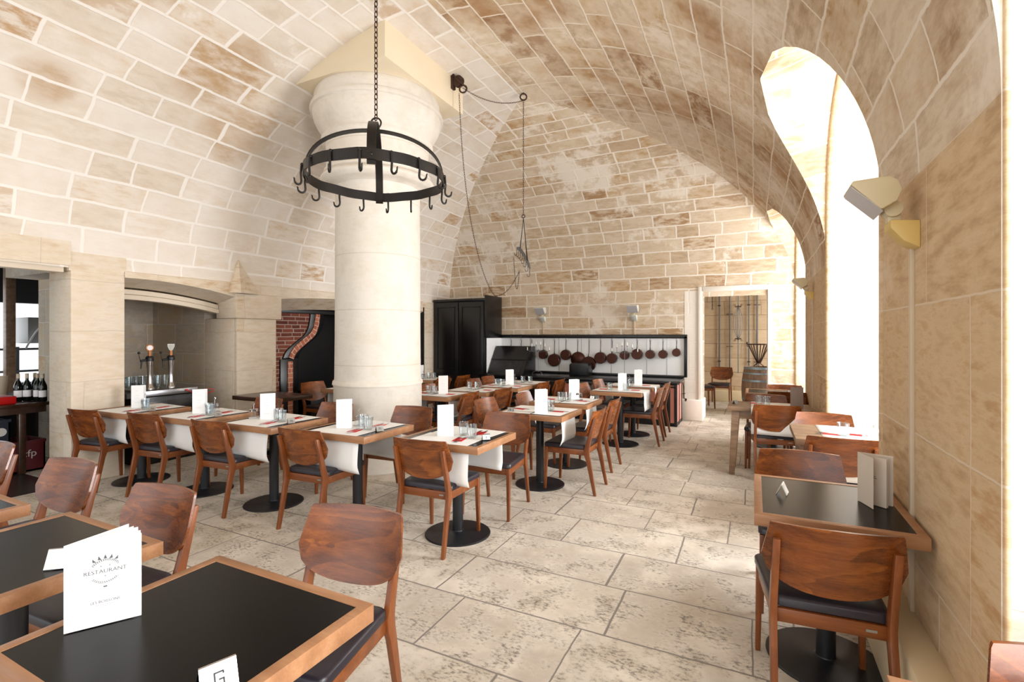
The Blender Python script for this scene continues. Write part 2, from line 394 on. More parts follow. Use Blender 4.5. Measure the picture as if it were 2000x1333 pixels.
def meet(zs,zc,sn):
    lo,hi=0.,2.5
    for _ in range(50):
        m=(lo+hi)/2
        if vh(m) < zs+(zc+RISE*m-zs)*sn: lo=m
        else: hi=m
    return lo
def vault():
    # right slope, cut by the lunettes
    mb=MB()
    def segs(s):
        z=vh(s); cuts=[YN]
        for L in LUN:
            w=lw(L,z,s); yc=(L[0]+L[1])/2
            cuts += [yc-w,yc+w] if w is not None else [yc,yc]
        cuts.append(YF-s); return [(cuts[i],cuts[i+1]) for i in range(0,len(cuts),2)]
    S=[]
    crowns=[meet(L[2],L[3],1.) for L in LUN]
    for s in sorted(set(SS+[c for c in crowns])): S.append(s)
    def arc(s):
        for i in range(len(SS)-1):
            if SS[i]<=s<=SS[i+1]+1e-9: return ARC[i]+(ARC[i+1]-ARC[i])*(s-SS[i])/(SS[i+1]-SS[i])
        return ARC[-1]
    for a,b in zip(S,S[1:]):
        A=segs(a);B=segs(b); n=14
        for (a0,a1),(b0,b1) in zip(A,B):
            a1=max(a1,a0);b1=max(b1,b0)
            for k in range(n):
                t0,t1=k/n,(k+1)/n
                p=[(XR-a,a0+(a1-a0)*t0,vh(a)),(XR-a,a0+(a1-a0)*t1,vh(a)),(XR-b,b0+(b1-b0)*t1,vh(b)),(XR-b,b0+(b1-b0)*t0,vh(b))]
                mb.quad(p,[(q[1],Z0+arc(s_)) for q,s_ in zip(p,(a,a,b,b))])
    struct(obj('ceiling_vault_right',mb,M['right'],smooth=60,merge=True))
    mb=MB()
    for i in range(len(SS)-1):
        a,b=SS[i],SS[i+1]
        for k in range(20):
            t0,t1=k/20,(k+1)/20
            def Y(s,t): return YN+(YF-s-YN)*t
            p=[(XL+a,Y(a,t0),vh(a)),(XL+a,Y(a,t1),vh(a)),(XL+b,Y(b,t1),vh(b)),(XL+b,Y(b,t0),vh(b))]
            mb.quad(p,[(q[1]+.2,Z0+ARC[j]) for q,j in zip(p,(i,i,i+1,i+1))])
    struct(obj('ceiling_vault_left',mb,M['vault'],smooth=60,merge=True))
    mb=MB()
    for i in range(len(SS)-1):
        a,b=SS[i],SS[i+1]
        for k in range(16):
            t0,t1=k/16,(k+1)/16
            def X(s,t): return XL+s+(XR-XL-2*s)*t
            p=[(X(a,t0),YF-a,vh(a)),(X(a,t1),YF-a,vh(a)),(X(b,t1),YF-b,vh(b)),(X(b,t0),YF-b,vh(b))]
            mb.quad(p,[(q[0],Z0+ARC[j]) for q,j in zip(p,(i,i,i+1,i+1))])
    struct(obj('ceiling_vault_far',mb,M['far'],smooth=60,merge=True))
    # lunette barrels (vault penetration) and the splayed window recesses
    for idx,L in enumerate(LUN):
        y1,y2,zs,zc=L; yc=(y1+y2)/2; hw=(y2-y1)/2
        prof=[(-hw,Z0),(-hw,(Z0+zs)/2),(-hw,zs)]+[(-hw*math.cos(A_),zs+(zc-zs)*math.sin(A_)**Q) for A_ in [PI/2*(j/28)**1.8 for j in range(1,29)]+[PI-PI/2*(j/28)**1.8 for j in range(27,0,-1)]]+[(hw,zs),(hw,(Z0+zs)/2),(hw,Z0)]
        arcs=[0]
        for p,q in zip(prof,prof[1:]): arcs.append(arcs[-1]+math.hypot(q[0]-p[0],q[1]-p[1]))
        mb=MB()
        for j in range(len(prof)-1):
            (u0,z0),(u1,z1)=prof[j],prof[j+1]; sn0=(z0-zs)/(zc-zs); sn1=(z1-zs)/(zc-zs); s0=vs_inv(z0) if sn0<=0 else meet(zs,zc,sn0); s1=vs_inv(z1) if sn1<=0 else meet(zs,zc,sn1); x0,x1=XR-s0,XR-s1; e0,e1=vh(s0),vh(s1)
            for k in range(4):
                t0,t1=k/4,(k+1)/4
                p=[(XR+(x0-XR)*t0,yc+u0,z0+(e0-z0)*t0),(XR+(x0-XR)*t1,yc+u0,z0+(e0-z0)*t1),(XR+(x1-XR)*t1,yc+u1,z1+(e1-z1)*t1),(XR+(x1-XR)*t0,yc+u1,z1+(e1-z1)*t0)]
                mb.quad(p,[(p[0][0],arcs[j]),(p[1][0],arcs[j]),(p[2][0],arcs[j+1]),(p[3][0],arcs[j+1])])
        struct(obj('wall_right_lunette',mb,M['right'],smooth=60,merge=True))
        nb=MB(); nb.tube([(XR+.012,yc+u,z) for u,z in [(-hw,.34)]+prof[1:-1]+[(hw,.34)]],.026 if idx else .010,8); sobj('wall_right_arris',nb,M['pier'],smooth=60)
        D=1.25; kx=.26; prof2=[(-hw,0.)]+prof+[(hw,0.)]
        def sec(t):
            f=1-kx*t/hw; return [(XR+D*t,yc+u*f,z if z<zs else zs+(z-zs)*(1-.12*t)) for u,z in prof2]
        mb=MB(); n=6; secs=[sec(k/n) for k in range(n+1)]; arcs2=[0]
        for p,q in zip(prof2,prof2[1:]): arcs2.append(arcs2[-1]+math.hypot(q[0]-p[0],q[1]-p[1]))
        for k in range(n):
            for j in range(len(prof2)-1):
                mb.quad([secs[k][j],secs[k+1][j],secs[k+1][j+1],secs[k][j+1]],[(D*k/n,arcs2[j]),(D*(k+1)/n,arcs2[j]),(D*(k+1)/n,arcs2[j+1]),(D*k/n,arcs2[j+1])])
        struct(obj('wall_right_reveal',mb,M['reveal'],smooth=60,merge=True))
        # window at the outer end: low parapet, frame, panes
        e=secs[-1]; y0e,y1e=e[0][1],e[-1][1]; xe=XR+D; top=max(p[2] for p in e)
        mb=MB(); mb.bb(xe-.02,xe+.2,y0e,y1e,0,.75); sobj('wall_right_parapet',mb,M['reveal'])
        fr=MB()
        for yy in (y0e+.03,yc-.03,yc+.03,y1e-.03): fr.bb(xe+.02,xe+.08,yy-.03,yy+.03,.75,zs+.1 if abs(yy-yc)>.1 else top-.02)
        for zz in (.78,1.35,1.95,zs+.05): fr.bb(xe+.025,xe+.075,y0e,y1e,zz-.025,zz+.025)
        arcp=[p for p in e if p[2]>=zs-.01]
        fr.tube([(xe+.05,p[1],p[2]-.02) for p in arcp],.03,6)
        w=struct(obj('window_%d'%(idx+1),fr,M['whitemetal']))
        mb=MB(); pts=[(p[1],max(.75,p[2])) for p in e]; mb.prism(pts,xe+.045,xe+.052,'x'); g=obj('window_pane',mb,M['pane'],parent=w,smooth=0); g['kind']='structure'
vault()

# floor: room, recesses, corridor beyond the doorway
mb=MB(); mb.bb(XL-.05,XR+1.6,YN,YF+3.6,-.1,0.); sobj('floor',mb,M['floor'],smooth=0)
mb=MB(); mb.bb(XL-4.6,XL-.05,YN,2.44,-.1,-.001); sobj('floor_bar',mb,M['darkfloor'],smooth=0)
mb=MB(); mb.bb(XL-2.3,XL-.05,2.44,8.4,-.1,-.001); sobj('floor_niche',mb,M['floor'],smooth=0)

# right wall piers (solid blocks between the window recesses)
edges=[YN]+[v for L in LUN for v in L[:2]]+[YF+.6]
for i in range(0,len(edges),2):
    a,b=edges[i],edges[i+1]
    if b-a<.05: continue
    mb=MB(); mb.quad([(XR,a,0),(XR,b,0),(XR,b,Z0+.002),(XR,a,Z0+.002)])
    sobj('wall_right',mb,M['pier'],smooth=0)
# low stone plinth along the piers
for a,b in ((1.83,3.25),(5.46,7.42)):
    mb=MB(); mb.bb(XR-.115,XR+.01,a-.02,b+.02,0,.33); sobj('baseboard_right',mb,M['plinth'],bevel=.012)
mb=MB(); mb.bb(XR-.02,XR+.3,1.79,1.85,0,2.46); 

# far wall with the doorway, thick
DX0,DX1,DZ=-.82,.21,2.29
mb=MB()
mb.bb(XL-.4,DX0,YF,YF+.42,0,Z0+.01); mb.bb(DX1,XR+1.4,YF,YF+.42,0,Z0+.01); mb.bb(DX0,DX1,YF,YF+.42,DZ,DZ+.3)
mb.bb(XR-.01,XR+1.4,YF-.02,YF+.42,0,4.2)
mb2=MB(); mb2.bb(DX0,DX1,YF-.0005,YF+.1,Z0-.0,DZ)
sobj('wall_far',mb,M['far'],smooth=0)
fr=MB()
fr.bb(DX0-.07,DX0,YF-.03,YF+.43,.36,DZ+.09); fr.bb(DX1,DX1+.05,YF-.03,YF+.43,0,DZ+.09); fr.bb(DX0,DX1,YF-.035,YF+.43,DZ,DZ+.09)
sobj('trim_1',fr,M['whitestone'],bevel=.012)
mb=MB(); mb.bb(DX0-.36,DX0+.02,YF-.13,YF+.45,0,.37); sobj('baseboard_far',mb,M['whitestone'],bevel=.02)
# plastered strip of wall left of the doorway
mb=MB(); mb.bb(DX0-.30,DX0-.05,YF-.004,YF+.1,.36,DZ+.05); sobj('trim_2',mb,M['plaster'],smooth=0)

# corridor behind
cz=2.75
mb=MB(); mb.bb(-4.2,2.4,12.45,12.7,0,cz); sobj('wall_corridor_back',mb,M['corr'],smooth=0)
mb=MB(); mb.bb(-4.3,-4.1,YF+.42,12.5,0,cz); sobj('wall_corridor_left',mb,M['corr'],smooth=0)
mb=MB(); mb.bb(-4.2,2.4,YF+.42,12.7,cz,cz+.1); sobj('ceiling_corridor',mb,M['whitestone'],smooth=0)
mb=MB(); mb.bb(2.3,2.5,YF+.42,12.5,0,.8); mb.bb(2.3,2.5,YF+.42,10.2,.8,cz); mb.bb(2.3,2.5,11.8,12.5,.8,cz);mb.bb(2.3,2.5,10.2,11.8,2.5,cz)
sobj('wall_corridor_right',mb,M['corr'],smooth=0)
mb=MB(); mb.bb(-4.0,2.3,12.15,12.46,0,.24); sobj('trim_3',mb,M['plinth'],bevel=.01)

# left wall: bar opening, pillar, bar niche, pillar with impost, fireplace niche
W1=XL+.02   # -6.15 wall face
def arch(y,yc,half,zc,drop): return zc-drop*((y-yc)/half)**2
mb=MB()
# lintel over bar opening
mb.bb(W1-.45,W1,YN,2.44,2.22,Z0+.3); sobj('wall_left_lintel',mb,M['wleft'],smooth=0)
mb=MB(); mb.bb(W1-.16,W1-.04,YN,2.40,2.15,2.225); sobj('trim_4',mb,M['steel_beam'],bevel=.004)
# pillar 1
mb=MB(); mb.bb(W1-.46,W1,2.44,2.91,0,2.17); sobj('wall_left_pillar',mb,M['wleft'],bevel=.008)
mb=MB(); mb.bb(W1-.46,W1-.012,2.43,2.93,2.17,Z0+.2); sobj('wall_left_cap',mb,M['wleft'],smooth=0)
# arched bands above the two niches
def archband(y0,y1,zf,zb,depth,name):
    mb=MB(); n=16
    for k in range(n):
        a,b=y0+(y1-y0)*k/n,y0+(y1-y0)*(k+1)/n
        mb.add([(W1,a,zf(a)),(W1,b,zf(b)),(W1,b,Z0+.01),(W1,a,Z0+.01),
                (W1-depth,a,zb(a)),(W1-depth,b,zb(b)),(W1-depth,b,Z0+.2),(W1-depth,a,Z0+.2)],
               [(0,1,2,3),(0,4,5,1),(4,7,6,5),(3,2,6,7)])
    sobj(name,mb,M['wleft'],smooth=30)
archband(2.91,4.2,lambda y:arch(y,3.05,1.1,2.15,.12),lambda y:arch(y,3.05,1.1,2.07,.12),.33,'wall_left_arch')
archband(4.80,8.3,lambda y:arch(y,6.4,1.8,2.12,.10),lambda y:arch(y,6.4,1.8,1.95,.10),.33,'wall_left_arch')
# shutter track rails under the first arch
for dz,dx in ((0,0),(-.062,.02)):
    mb=MB(); n=16; rs=[]
    for k in range(n+1):
        y=2.92+1.24*k/n; z=arch(y,3.05,1.1,2.05,.12)+dz
        rs.append([(W1-.33+dx,y,z),(W1-.44,y,z),(W1-.44,y,z-.056),(W1-.33+dx,y,z-.056)])
    mb.rings(rs); sobj('trim_5' if dz==0 else 'trim_6',mb,M['steel_beam'],bevel=.003)
# pillar 2 with impost, running back as the niche cheek
mb=MB(); mb.bb(W1-.05,W1,4.20,4.80,0,1.745); mb.bb(W1-.7,W1-.05,4.20,4.80,0,1.745); sobj('wall_left_pillar',mb,M['wleft'],bevel=.012)
mb=MB(); mb.bb(W1-2.0,W1-.7,4.20,4.55,0,2.3); sobj('wall_niche_cheek',mb,M['rough'],smooth=0)
mb=MB(); mb.bb(W1-.4,W1,4.2,4.8,2.07,Z0+.02); sobj('wall_left_band',mb,M['wleft'],smooth=0)
mb=MB(); mb.bb(W1-.38,W1+.035,4.165,4.86,1.745,2.075); sobj('wall_left_impost',mb,M['wleft'],bevel=.01)
mb=MB(); mb.add([(W1+.13,4.175,2.074),(W1+.036,4.50,2.074),(W1-.1,4.5,2.074),(W1-.1,4.08,2.074),(W1+.036,4.08,2.074),(W1+.022,4.21,2.52)],[(0,1,5),(1,2,5),(2,3,5),(3,4,5),(4,0,5)]); sobj('wall_left_spur',mb,M['wleft'],smooth=20)
# niche 1 back and sides
mb=MB(); mb.bb(W1-2.15,W1-1.95,3.2,4.3,0,2.4); mb.bb(W1-2.0,W1-.44,2.905,2.99,0,2.3); mb.bb(W1-2.0,W1-.33,2.6,4.3,2.22,2.4)
sobj('wall_niche_back',mb,M['rough'],smooth=0)
# wall remainder to the far corner
mb=MB(); mb.bb(W1-.4,W1,8.3,YF+.01,0,Z0+.01); sobj('wall_left_end',mb,M['wleft'],smooth=0)
# fireplace niche
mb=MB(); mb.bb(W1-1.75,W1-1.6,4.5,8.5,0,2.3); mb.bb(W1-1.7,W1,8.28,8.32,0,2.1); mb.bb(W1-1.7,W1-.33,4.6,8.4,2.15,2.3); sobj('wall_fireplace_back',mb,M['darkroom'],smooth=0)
mb=MB(); mb.bb(W1-1.62,W1-.05,4.795,4.80+.03,0,2.15); sobj('wall_fireplace_cheek',mb,M['brick'],smooth=0)
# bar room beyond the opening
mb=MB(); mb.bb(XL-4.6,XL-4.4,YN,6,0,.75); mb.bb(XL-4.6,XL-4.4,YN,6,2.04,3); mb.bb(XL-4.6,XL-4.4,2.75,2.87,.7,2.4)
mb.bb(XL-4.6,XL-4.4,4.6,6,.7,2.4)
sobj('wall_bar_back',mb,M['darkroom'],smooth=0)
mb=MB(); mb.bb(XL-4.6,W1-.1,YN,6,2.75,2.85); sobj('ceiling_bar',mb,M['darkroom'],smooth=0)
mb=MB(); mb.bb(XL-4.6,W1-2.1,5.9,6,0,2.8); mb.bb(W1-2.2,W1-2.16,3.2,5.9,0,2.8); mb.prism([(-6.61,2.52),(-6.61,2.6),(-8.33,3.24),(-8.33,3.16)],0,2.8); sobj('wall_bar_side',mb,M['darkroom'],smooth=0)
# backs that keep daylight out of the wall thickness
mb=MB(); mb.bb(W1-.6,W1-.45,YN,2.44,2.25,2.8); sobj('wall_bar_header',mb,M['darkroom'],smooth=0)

# ------------------------------------------------------------------ column
cx,cy=-4.0,4.51
mb=MB()
prof=[(.515,0),(.515,.07),(.508,.10),(.505,.93),(.52,.955),(.515,.985),(.498,1.0),(.495,1.03)]
prof+=[((.495)-.010*(z/3.2),z) for z in (1.5,2.0,2.6,3.1,3.20)]
prof+=[(.49,3.22),(.55,3.25)]+[(.595+.055*math.sin(PI*k/10),3.25+.115*k/10) for k in range(0,11)]
prof+=[(.612,3.375),(.612,3.395),(.588,3.41),(.583,3.47),(.585,3.62),(.592,3.70),(.630,3.715),(.640,3.735),(.640,3.765),(.612,3.775),(.615,3.80)]
prof+=[(.615+.118*math.sin(PI/2*k/12)**1.1,3.80+.26*k/12) for k in range(0,13)]
prof+=[(.735,4.062),(.757,4.07),(.762,4.095),(.755,4.118),(.722,4.128),(.722,4.15),(.718,4.24),(.712,4.262),(.70,4.293)]
mb.lathe(prof,(0,0,0),72)
struct(obj('column',mb,M['column'],loc=(cx,cy,0),smooth=40))
mb=MB(); s=.725; mb.bb(cx-s,cx+s,cy-s,cy+s,4.29,4.72); sobj('column_abacus',mb,M['abacus'],bevel=.006)
# ------------------------------------------------------------------ chairs
def shell_outline(n=10):
    """backrest outline (half) as (x, t) with t = height along the back, 0 at bottom"""
    H=.285
    pts=[]
    for k in range(n+1):                       # bottom curve, centre to lower corner
        a=k/n; pts.append((.236*math.sin(a*PI/2*.98), .120*(1-math.cos(a*PI/2))**1.1))
    pts+= [(.2405,.137),(.235,.15),(.225,.20),(.212,.25),(.207,.272),(.200,.281),(.19,.285)]
    for k in range(1,6): pts.append((.19*(1-k/5),.285+.004*math.sin(k/5*PI/2)))
    return pts
def chair_make():
    t=thing('dining_chair','x','chair')
    # seat pad
    def sq(z,inset,zc=None):
        pts=[]; hw0,hw1=.205-inset,.228-inset; y0,y1=-.195+inset,.225-inset; r=.035
        for (sx,yy,hw,a0) in ((1,y1,hw1,0),(-1,y1,hw1,90),(-1,y0,hw0,180),(1,y0,hw0,270)):
            cxx=sx*(hw-r); cyy=yy-r if yy>0 else yy+r
            for k in range(5):
                a=R(a0+k*22.5); pts.append((cxx+r*math.cos(a),cyy+r*math.sin(a),z))
        return pts
    mb=MB(); mb.rings([sq(.428,.006),sq(.432,0),sq(.458,0),sq(.466,.006),sq(.470,.018),sq(.472,.06)])
    obj('seat',mb,M['leather'],t,smooth=50)
    mb=MB()
    for s in(-1,1): mb.box((s*.196,.0,.398),(.022,.39,.055),rz=s*-.045)
    mb.box((0,.195,.398),(.40,.022,.055)); mb.box((0,-.192,.398),(.375,.022,.055))
    obj('seat_frame',mb,M['wood'],t,bevel=.003)
    for s in(-1,1):                                  # front legs
        mb=MB(); 
        def sec(z,cx_,cy_,wx,wy): return [(cx_-wx/2,cy_-wy/2,z),(cx_+wx/2,cy_-wy/2,z),(cx_+wx/2,cy_+wy/2,z),(cx_-wx/2,cy_+wy/2,z)]
        mb.rings([sec(0,s*.212,.215,.022,.024),sec(.37,s*.207,.203,.028,.036),sec(.427,s*.207,.203,.028,.036)])
        obj('leg',mb,M['woodleg'],t,bevel=.003)
    prof=[(-.288,0,.026),(-.222,.33,.044),(-.209,.375,.052),(-.205,.425,.052),(-.222,.49,.042),(-.287,.735,.028)]
    for s in(-1,1):                                  # rear legs run up behind the backrest
        mb=MB(); rs=[]
        for y,z,w in prof:
            xx=s*(.200-.006*z/.74); rs.append([(xx-.013,y-w/2,z),(xx+.013,y-w/2,z),(xx+.013,y+w/2,z),(xx-.013,y+w/2,z)])
        mb.rings(rs); obj('leg',mb,M['woodleg'],t,bevel=.003)
    # curved plywood backrest
    half=shell_outline(); out=half+[(-x,z) for x,z in reversed(half[:-1])][:-1]
    # build as grid: columns across x following the outline top / bottom
    N=24; H0=.512
    def lo(x):
        x=abs(x); L_=[p for p in half if p[1]<=.15]
        for p,q in zip(L_,L_[1:]):
            if p[0]<=x<=q[0]: return p[1]+(q[1]-p[1])*(x-p[0])/max(1e-6,q[0]-p[0])
        return .15
    def pos(x,tz,off):
        z=H0+tz; lean=-.243-.290*(z-.52)
        bow=.85*x*x
        y=lean+.007+bow+off
        return (x,y,z)
    rows=15; front=[];back=[]
    for i in range(rows+1):
        v=i/rows
        fr=[];bk=[]
        for j in range(N+1):
            u=-1+2*j/N
            # map unit square to outline: width at height
            tz=v
            # lower edge & side limits
            xm=.2405
            xx=u*xm
            zb=lo(xx); zt=.289-.004*abs(u)
            z_=zb+(zt-zb)*v
            # side flare: top narrower
            if z_>.14:
                w=.2405-(z_-.14)/(.289-.14)*.026
                cr=max(0,(z_-.275)/.014); w-=.007*cr*cr
                xx=u*w
            fr.append(pos(xx,z_,.006)); bk.append(pos(xx,z_,-.006))
        front.append(fr);back.append(bk)
    mb=MB(); idx=lambda i,j,b:(b*(rows+1)+i)*(N+1)+j
    vs=[p for r in front for p in r]+[p for r in back for p in r]; fs=[]
    for i in range(rows):
        for j in range(N):
            fs.append((idx(i,j,0),idx(i,j+1,0),idx(i+1,j+1,0),idx(i+1,j,0)))
            fs.append((idx(i,j,1),idx(i+1,j,1),idx(i+1,j+1,1),idx(i,j+1,1)))
    for j in range(N):
        fs.append((idx(0,j,0),idx(0,j,1),idx(0,j+1,1),idx(0,j+1,0))); fs.append((idx(rows,j,0),idx(rows,j+1,0),idx(rows,j+1,1),idx(rows,j,1)))
    for i in range(rows):
        fs.append((idx(i,0,0),idx(i+1,0,0),idx(i+1,0,1),idx(i,0,1))); fs.append((idx(i,N,0),idx(i,N,1),idx(i+1,N,1),idx(i+1,N,0)))
    mb.add(vs,fs); b=obj('backrest',mb,M['woodback'],t,smooth=50)
    mb=MB(); mb.box((.135,-.2042,.40),(.036,.0016,.010)); obj('maker_plate',mb,M['silver'],t,label='small metal plate on the rear rail')
    return t
CH=Proto(chair_make)
G='brown wooden dining chairs'
chairs=[
 (-5.90,2.66,8,"wooden chair at the far left end of the long front row, back to the camera"),
 (-5.10,2.79,6,"second wooden chair from the left along the near side of the front row"),
 (-4.16,2.82,4,"third wooden chair from the left along the near side of the front row"),
 (-3.15,2.89,3,"fourth wooden chair from the left along the near side of the front row"),
 (-2.10,3.01,3,"wooden chair at the right end of the front row, back to the camera"),
 (-2.02,3.79,184,"wooden chair across the rightmost front-row table, facing the camera"),
 (-3.06,3.74,184,"wooden chair facing the camera directly in front of the column base"),
 (-3.97,3.60,182,"wooden chair behind the middle front-row table, just left of the column"),
 (-4.98,3.55,180,"wooden chair half hidden behind the upright menu of the middle front-row table"),
 (-1.44,1.29,189,"large foreground wooden chair facing the camera at the bare black table"),
 (-2.48,1.10,184,"foreground wooden chair with swirling grain behind the second bare black table"),
 (-3.49,1.16,186,"dark brown foreground chair left of the swirling-grained one"),
 (-4.52,1.16,184,"wooden chair cut by the left edge of the photo"),
 (-1.60,4.68,90,"wooden chair seen side-on at the nearest aisle table, back to the aisle"),
 (-1.66,5.52,90,"wooden chair seen side-on, second along the aisle right of the column"),
 (-1.41,7.05,90,"wooden chair seen side-on, third along the aisle before the range end"),
 (-1.43,7.74,90,"farthest side-on aisle chair, against the pink end of the range"),
 (-2.50,4.84,-92,"wooden chair with a bright glossy backrest right of the column"),
 (-2.34,5.55,-88,"wooden chair half behind the white menu on the nearest aisle table"),
 (-2.06,7.05,-92,"wooden chair with glossy back left of the third aisle table"),
 (-2.03,7.72,-94,"small far wooden chair left of the farthest aisle table"),
 (-3.45,5.30,92,"wooden chair with splayed rear leg right of the nearest table of the middle line"),
 (-3.30,5.95,86,"wooden chair right of the second table of the middle line"),
 (-3.15,7.00,90,"wooden chair right of the third middle-line table, before the counter"),
 (-3.08,7.52,90,"far wooden chair right of the last middle-line table, beside a standing menu"),
 (-3.90,6.95,-88,"wooden chair with pale sheen left of the third middle-line table"),
 (-3.94,7.50,-90,"small wooden chair farthest back, in front of the black desk box"),
 (-5.02,7.00,94,"wooden chair just right of the column, before the tall black cabinet"),
 (-4.93,7.52,90,"wooden chair under the right door of the tall black cabinet"),
 (-4.05,5.85,-90,"wooden chair peeking out at the right edge of the column"),
 (-5.86,5.40,-90,"wooden chair in front of the brick pillar of the fireplace"),
 (-5.86,6.02,-90,"wooden chair at the left edge of the column inside the fireplace bay"),
 (.25,2.42,5,"large foreground wooden chair at the right, back to the camera"),
 (.25,3.25,180,"dark wooden chair behind the bare black table by the right pier"),
 (.56,4.36,0,"wooden chair back beside the pier, in front of the sunlit laid table"),
 (.56,5.07,176,"sunlit wooden chair behind the two glasses in the window bay"),
 (.19,5.98,6,"wooden chair with its back to the camera at the trestle table"),
 (.13,6.43,180,"dark wooden chair across the trestle table, behind two glasses"),
 (.38,7.38,0,"wooden chair behind the dark standing menu by the second pier"),
 (.40,7.84,180,"farthest sunlit wooden chair beside the second pier"),
 (.72,1.29,181,"sunlit chair back cut by the lower right corner of the photo"),
 (-.66,11.72,176,"wooden chair facing the doorway against the back corridor wall"),
 (-1.02,11.0,-70,"wooden chair half hidden by the left doorway jamb"),
]
for x,y,a,l in chairs: CH.put((x-.03*math.sin(R(a)),y+.03*math.cos(R(a)),0),R(a),l,'chair',G)

# ------------------------------------------------------------------ tables
def top_parts(t,w,d,edge='edge',lam='laminate',h=.75,th=.05,rim=.034):
    mb=MB()
    def ring(o,z): a,b=w/2-o,d/2-o; return [(-a,-b,z),(a,-b,z),(a,b,z),(-a,b,z)]
    mb.rings([ring(rim,h-th),ring(0,h-th),ring(0,h),ring(rim,h),ring(rim,h-th)],cap=False)
    obj('edge_band',mb,M[edge],t,bevel=.0015)
    mb=MB(); mb.box((0,0,h-th/2-.0008),(w-2*rim,d-2*rim,th-.002)); obj('tabletop',mb,M[lam],t)
def pedestal_parts(t,h=.70,r=.25):
    mb=MB(); mb.lathe([(.04,.012),(.04,h-.006)],n=24); mb.box((0,0,h-.004),(.30,.30,.008)); obj('pedestal',mb,M['blacksteel'],t,smooth=30)
    mb=MB(); mb.lathe([(r,0),(r,.006),(r-.006,.011),(.06,.016),(.042,.026),(.0405,.03)],n=48); obj('base',mb,M['blacksteel'],t,smooth=30)
def make_ped():
    t=thing('pedestal_table','x','table'); top_parts(t,.70,.60); pedestal_parts(t); return t
PT=Proto(make_ped)
def sling_parts(t,half,w,axis):
    for s in(-1,1):
        mb=MB(); rows=[]; n=9
        for k in range(n+1):
            q=k/n; z=.699-.245*q; off=half-.045+.006*math.sin(q*2.2)-.02*max(0,q-.75)/.25
            rows.append([(-w/2+w*j/8,s*(off+.005*math.sin(j*.7+q*3)),z+.006*math.sin(j*.55)*q) for j in range(9)])
        for a,b in zip(rows,rows[1:]):
            for j in range(8): mb.quad([a[j],a[j+1],b[j+1],b[j]])
        if axis=='x': mb.xf(Matrix.Rotation(PI/2,4,'Z'))
        me=mb.mesh('hanging_sheet',M['runner'],smooth=40,merge=True); o=bpy.data.objects.new('hanging_sheet',me); COL.objects.link(o); o.parent=t; o['label']='white sheet hanging below the tabletop'
        m=o.modifiers.new('thick','SOLIDIFY'); m.thickness=.0012
def make_pedA():
    t=thing('pedestal_table','x','table'); top_parts(t,.70,.60); pedestal_parts(t); sling_parts(t,.30,.50,'y'); return t
def make_pedB():
    t=thing('pedestal_table','x','table'); top_parts(t,.70,.60); pedestal_parts(t); sling_parts(t,.35,.40,'x'); return t
PA=Proto(make_pedA); PB=Proto(make_pedB)
def make_ped2():
    t=thing('pedestal_table','x','table'); top_parts(t,.60,.68); pedestal_parts(t); return t
PT2=Proto(make_ped2)
GT='square pedestal tables with black tops and wood edges'
TB={}   # key: (x,y,rot of the place setting)
for k,x,y,desc in [
 ('T1',-5.76,2.88,"leftmost pedestal table of the front row, against the stone pillar"),
 ('T2',-4.82,2.96,"second pedestal table from the left in the laid front row"),
 ('T3',-3.90,3.02,"middle pedestal table of the laid front row"),
 ('T4',-2.965,3.09,"fourth pedestal table of the laid front row, before the column"),
 ('T5',-2.035,3.18,"rightmost pedestal table of the laid front row, beside the aisle"),
 ('T6',-1.955,4.60,"nearest pedestal table of the aisle line right of the column"),
 ('T7',-1.985,5.46,"second pedestal table of the aisle line right of the column"),
 ('T8',-1.67,6.80,"third pedestal table along the aisle, carrying two glasses and a grey menu"),
 ('T9',-1.66,7.55,"farthest pedestal table along the aisle, by the range"),
 ('T10',-3.72,5.32,"pedestal table just right of the column, first of the middle line"),
 ('T11',-3.52,5.95,"pedestal table second in the middle line behind the column"),
 ('T12',-3.38,6.62,"pedestal table third in the middle line, near the counter"),
 ('T13',-3.38,7.22,"pedestal table last in the middle line, pushed against the third"),
 ('T14',-5.20,7.08,"pedestal table before the tall black cabinet"),
 ('T15',-5.20,5.35,"laid pedestal table in front of the fireplace bay"),
 ('F1',-1.325,.78,"bare black foreground table carrying the printed drinks menu"),
 ('F2',-2.325,.76,"second bare black foreground table, behind the printed menu"),
 ('F3',-3.30,.725,"bare foreground table cut by the left edge of the photo"),
]:
    P=PA if k in('T1','T2','T3','T4','T5') else PB if k in('T6','T7','T10','T11','T12','T13','T14','T15') else PT
    t=P.put((x,y,0),0,desc,'table',GT); TB[k]=(x,y)
t=PT2.put((.302,2.695,0),0,"bare black table against the right pier, holding a beige menu",'table',GT)
t=PT.put((.62,1.07,0),0,"table whose corner shows at the bottom edge right of the big chair",'table',GT)
t=PT.put((.25,7.56,0),0,"small table in the far window bay behind the trestle table",'table',GT); TB['R4']=(.25,7.56)
# bare dark table by the pillar
t=thing('wall_table','long bare dark wooden table against the stone pillar','table',(-5.55,4.28,0))
mb=MB(); mb.box((0,0,.725),(.80,.56,.05)); obj('tabletop',mb,M['darktop'],t,bevel=.003)
mb=MB(); mb.lathe([(.04,.01),(.04,.70)],n=20); obj('pedestal',mb,M['blacksteel'],t)
mb=MB(); mb.lathe([(.24,0),(.24,.008),(.05,.016)],n=40); obj('base',mb,M['blacksteel'],t)
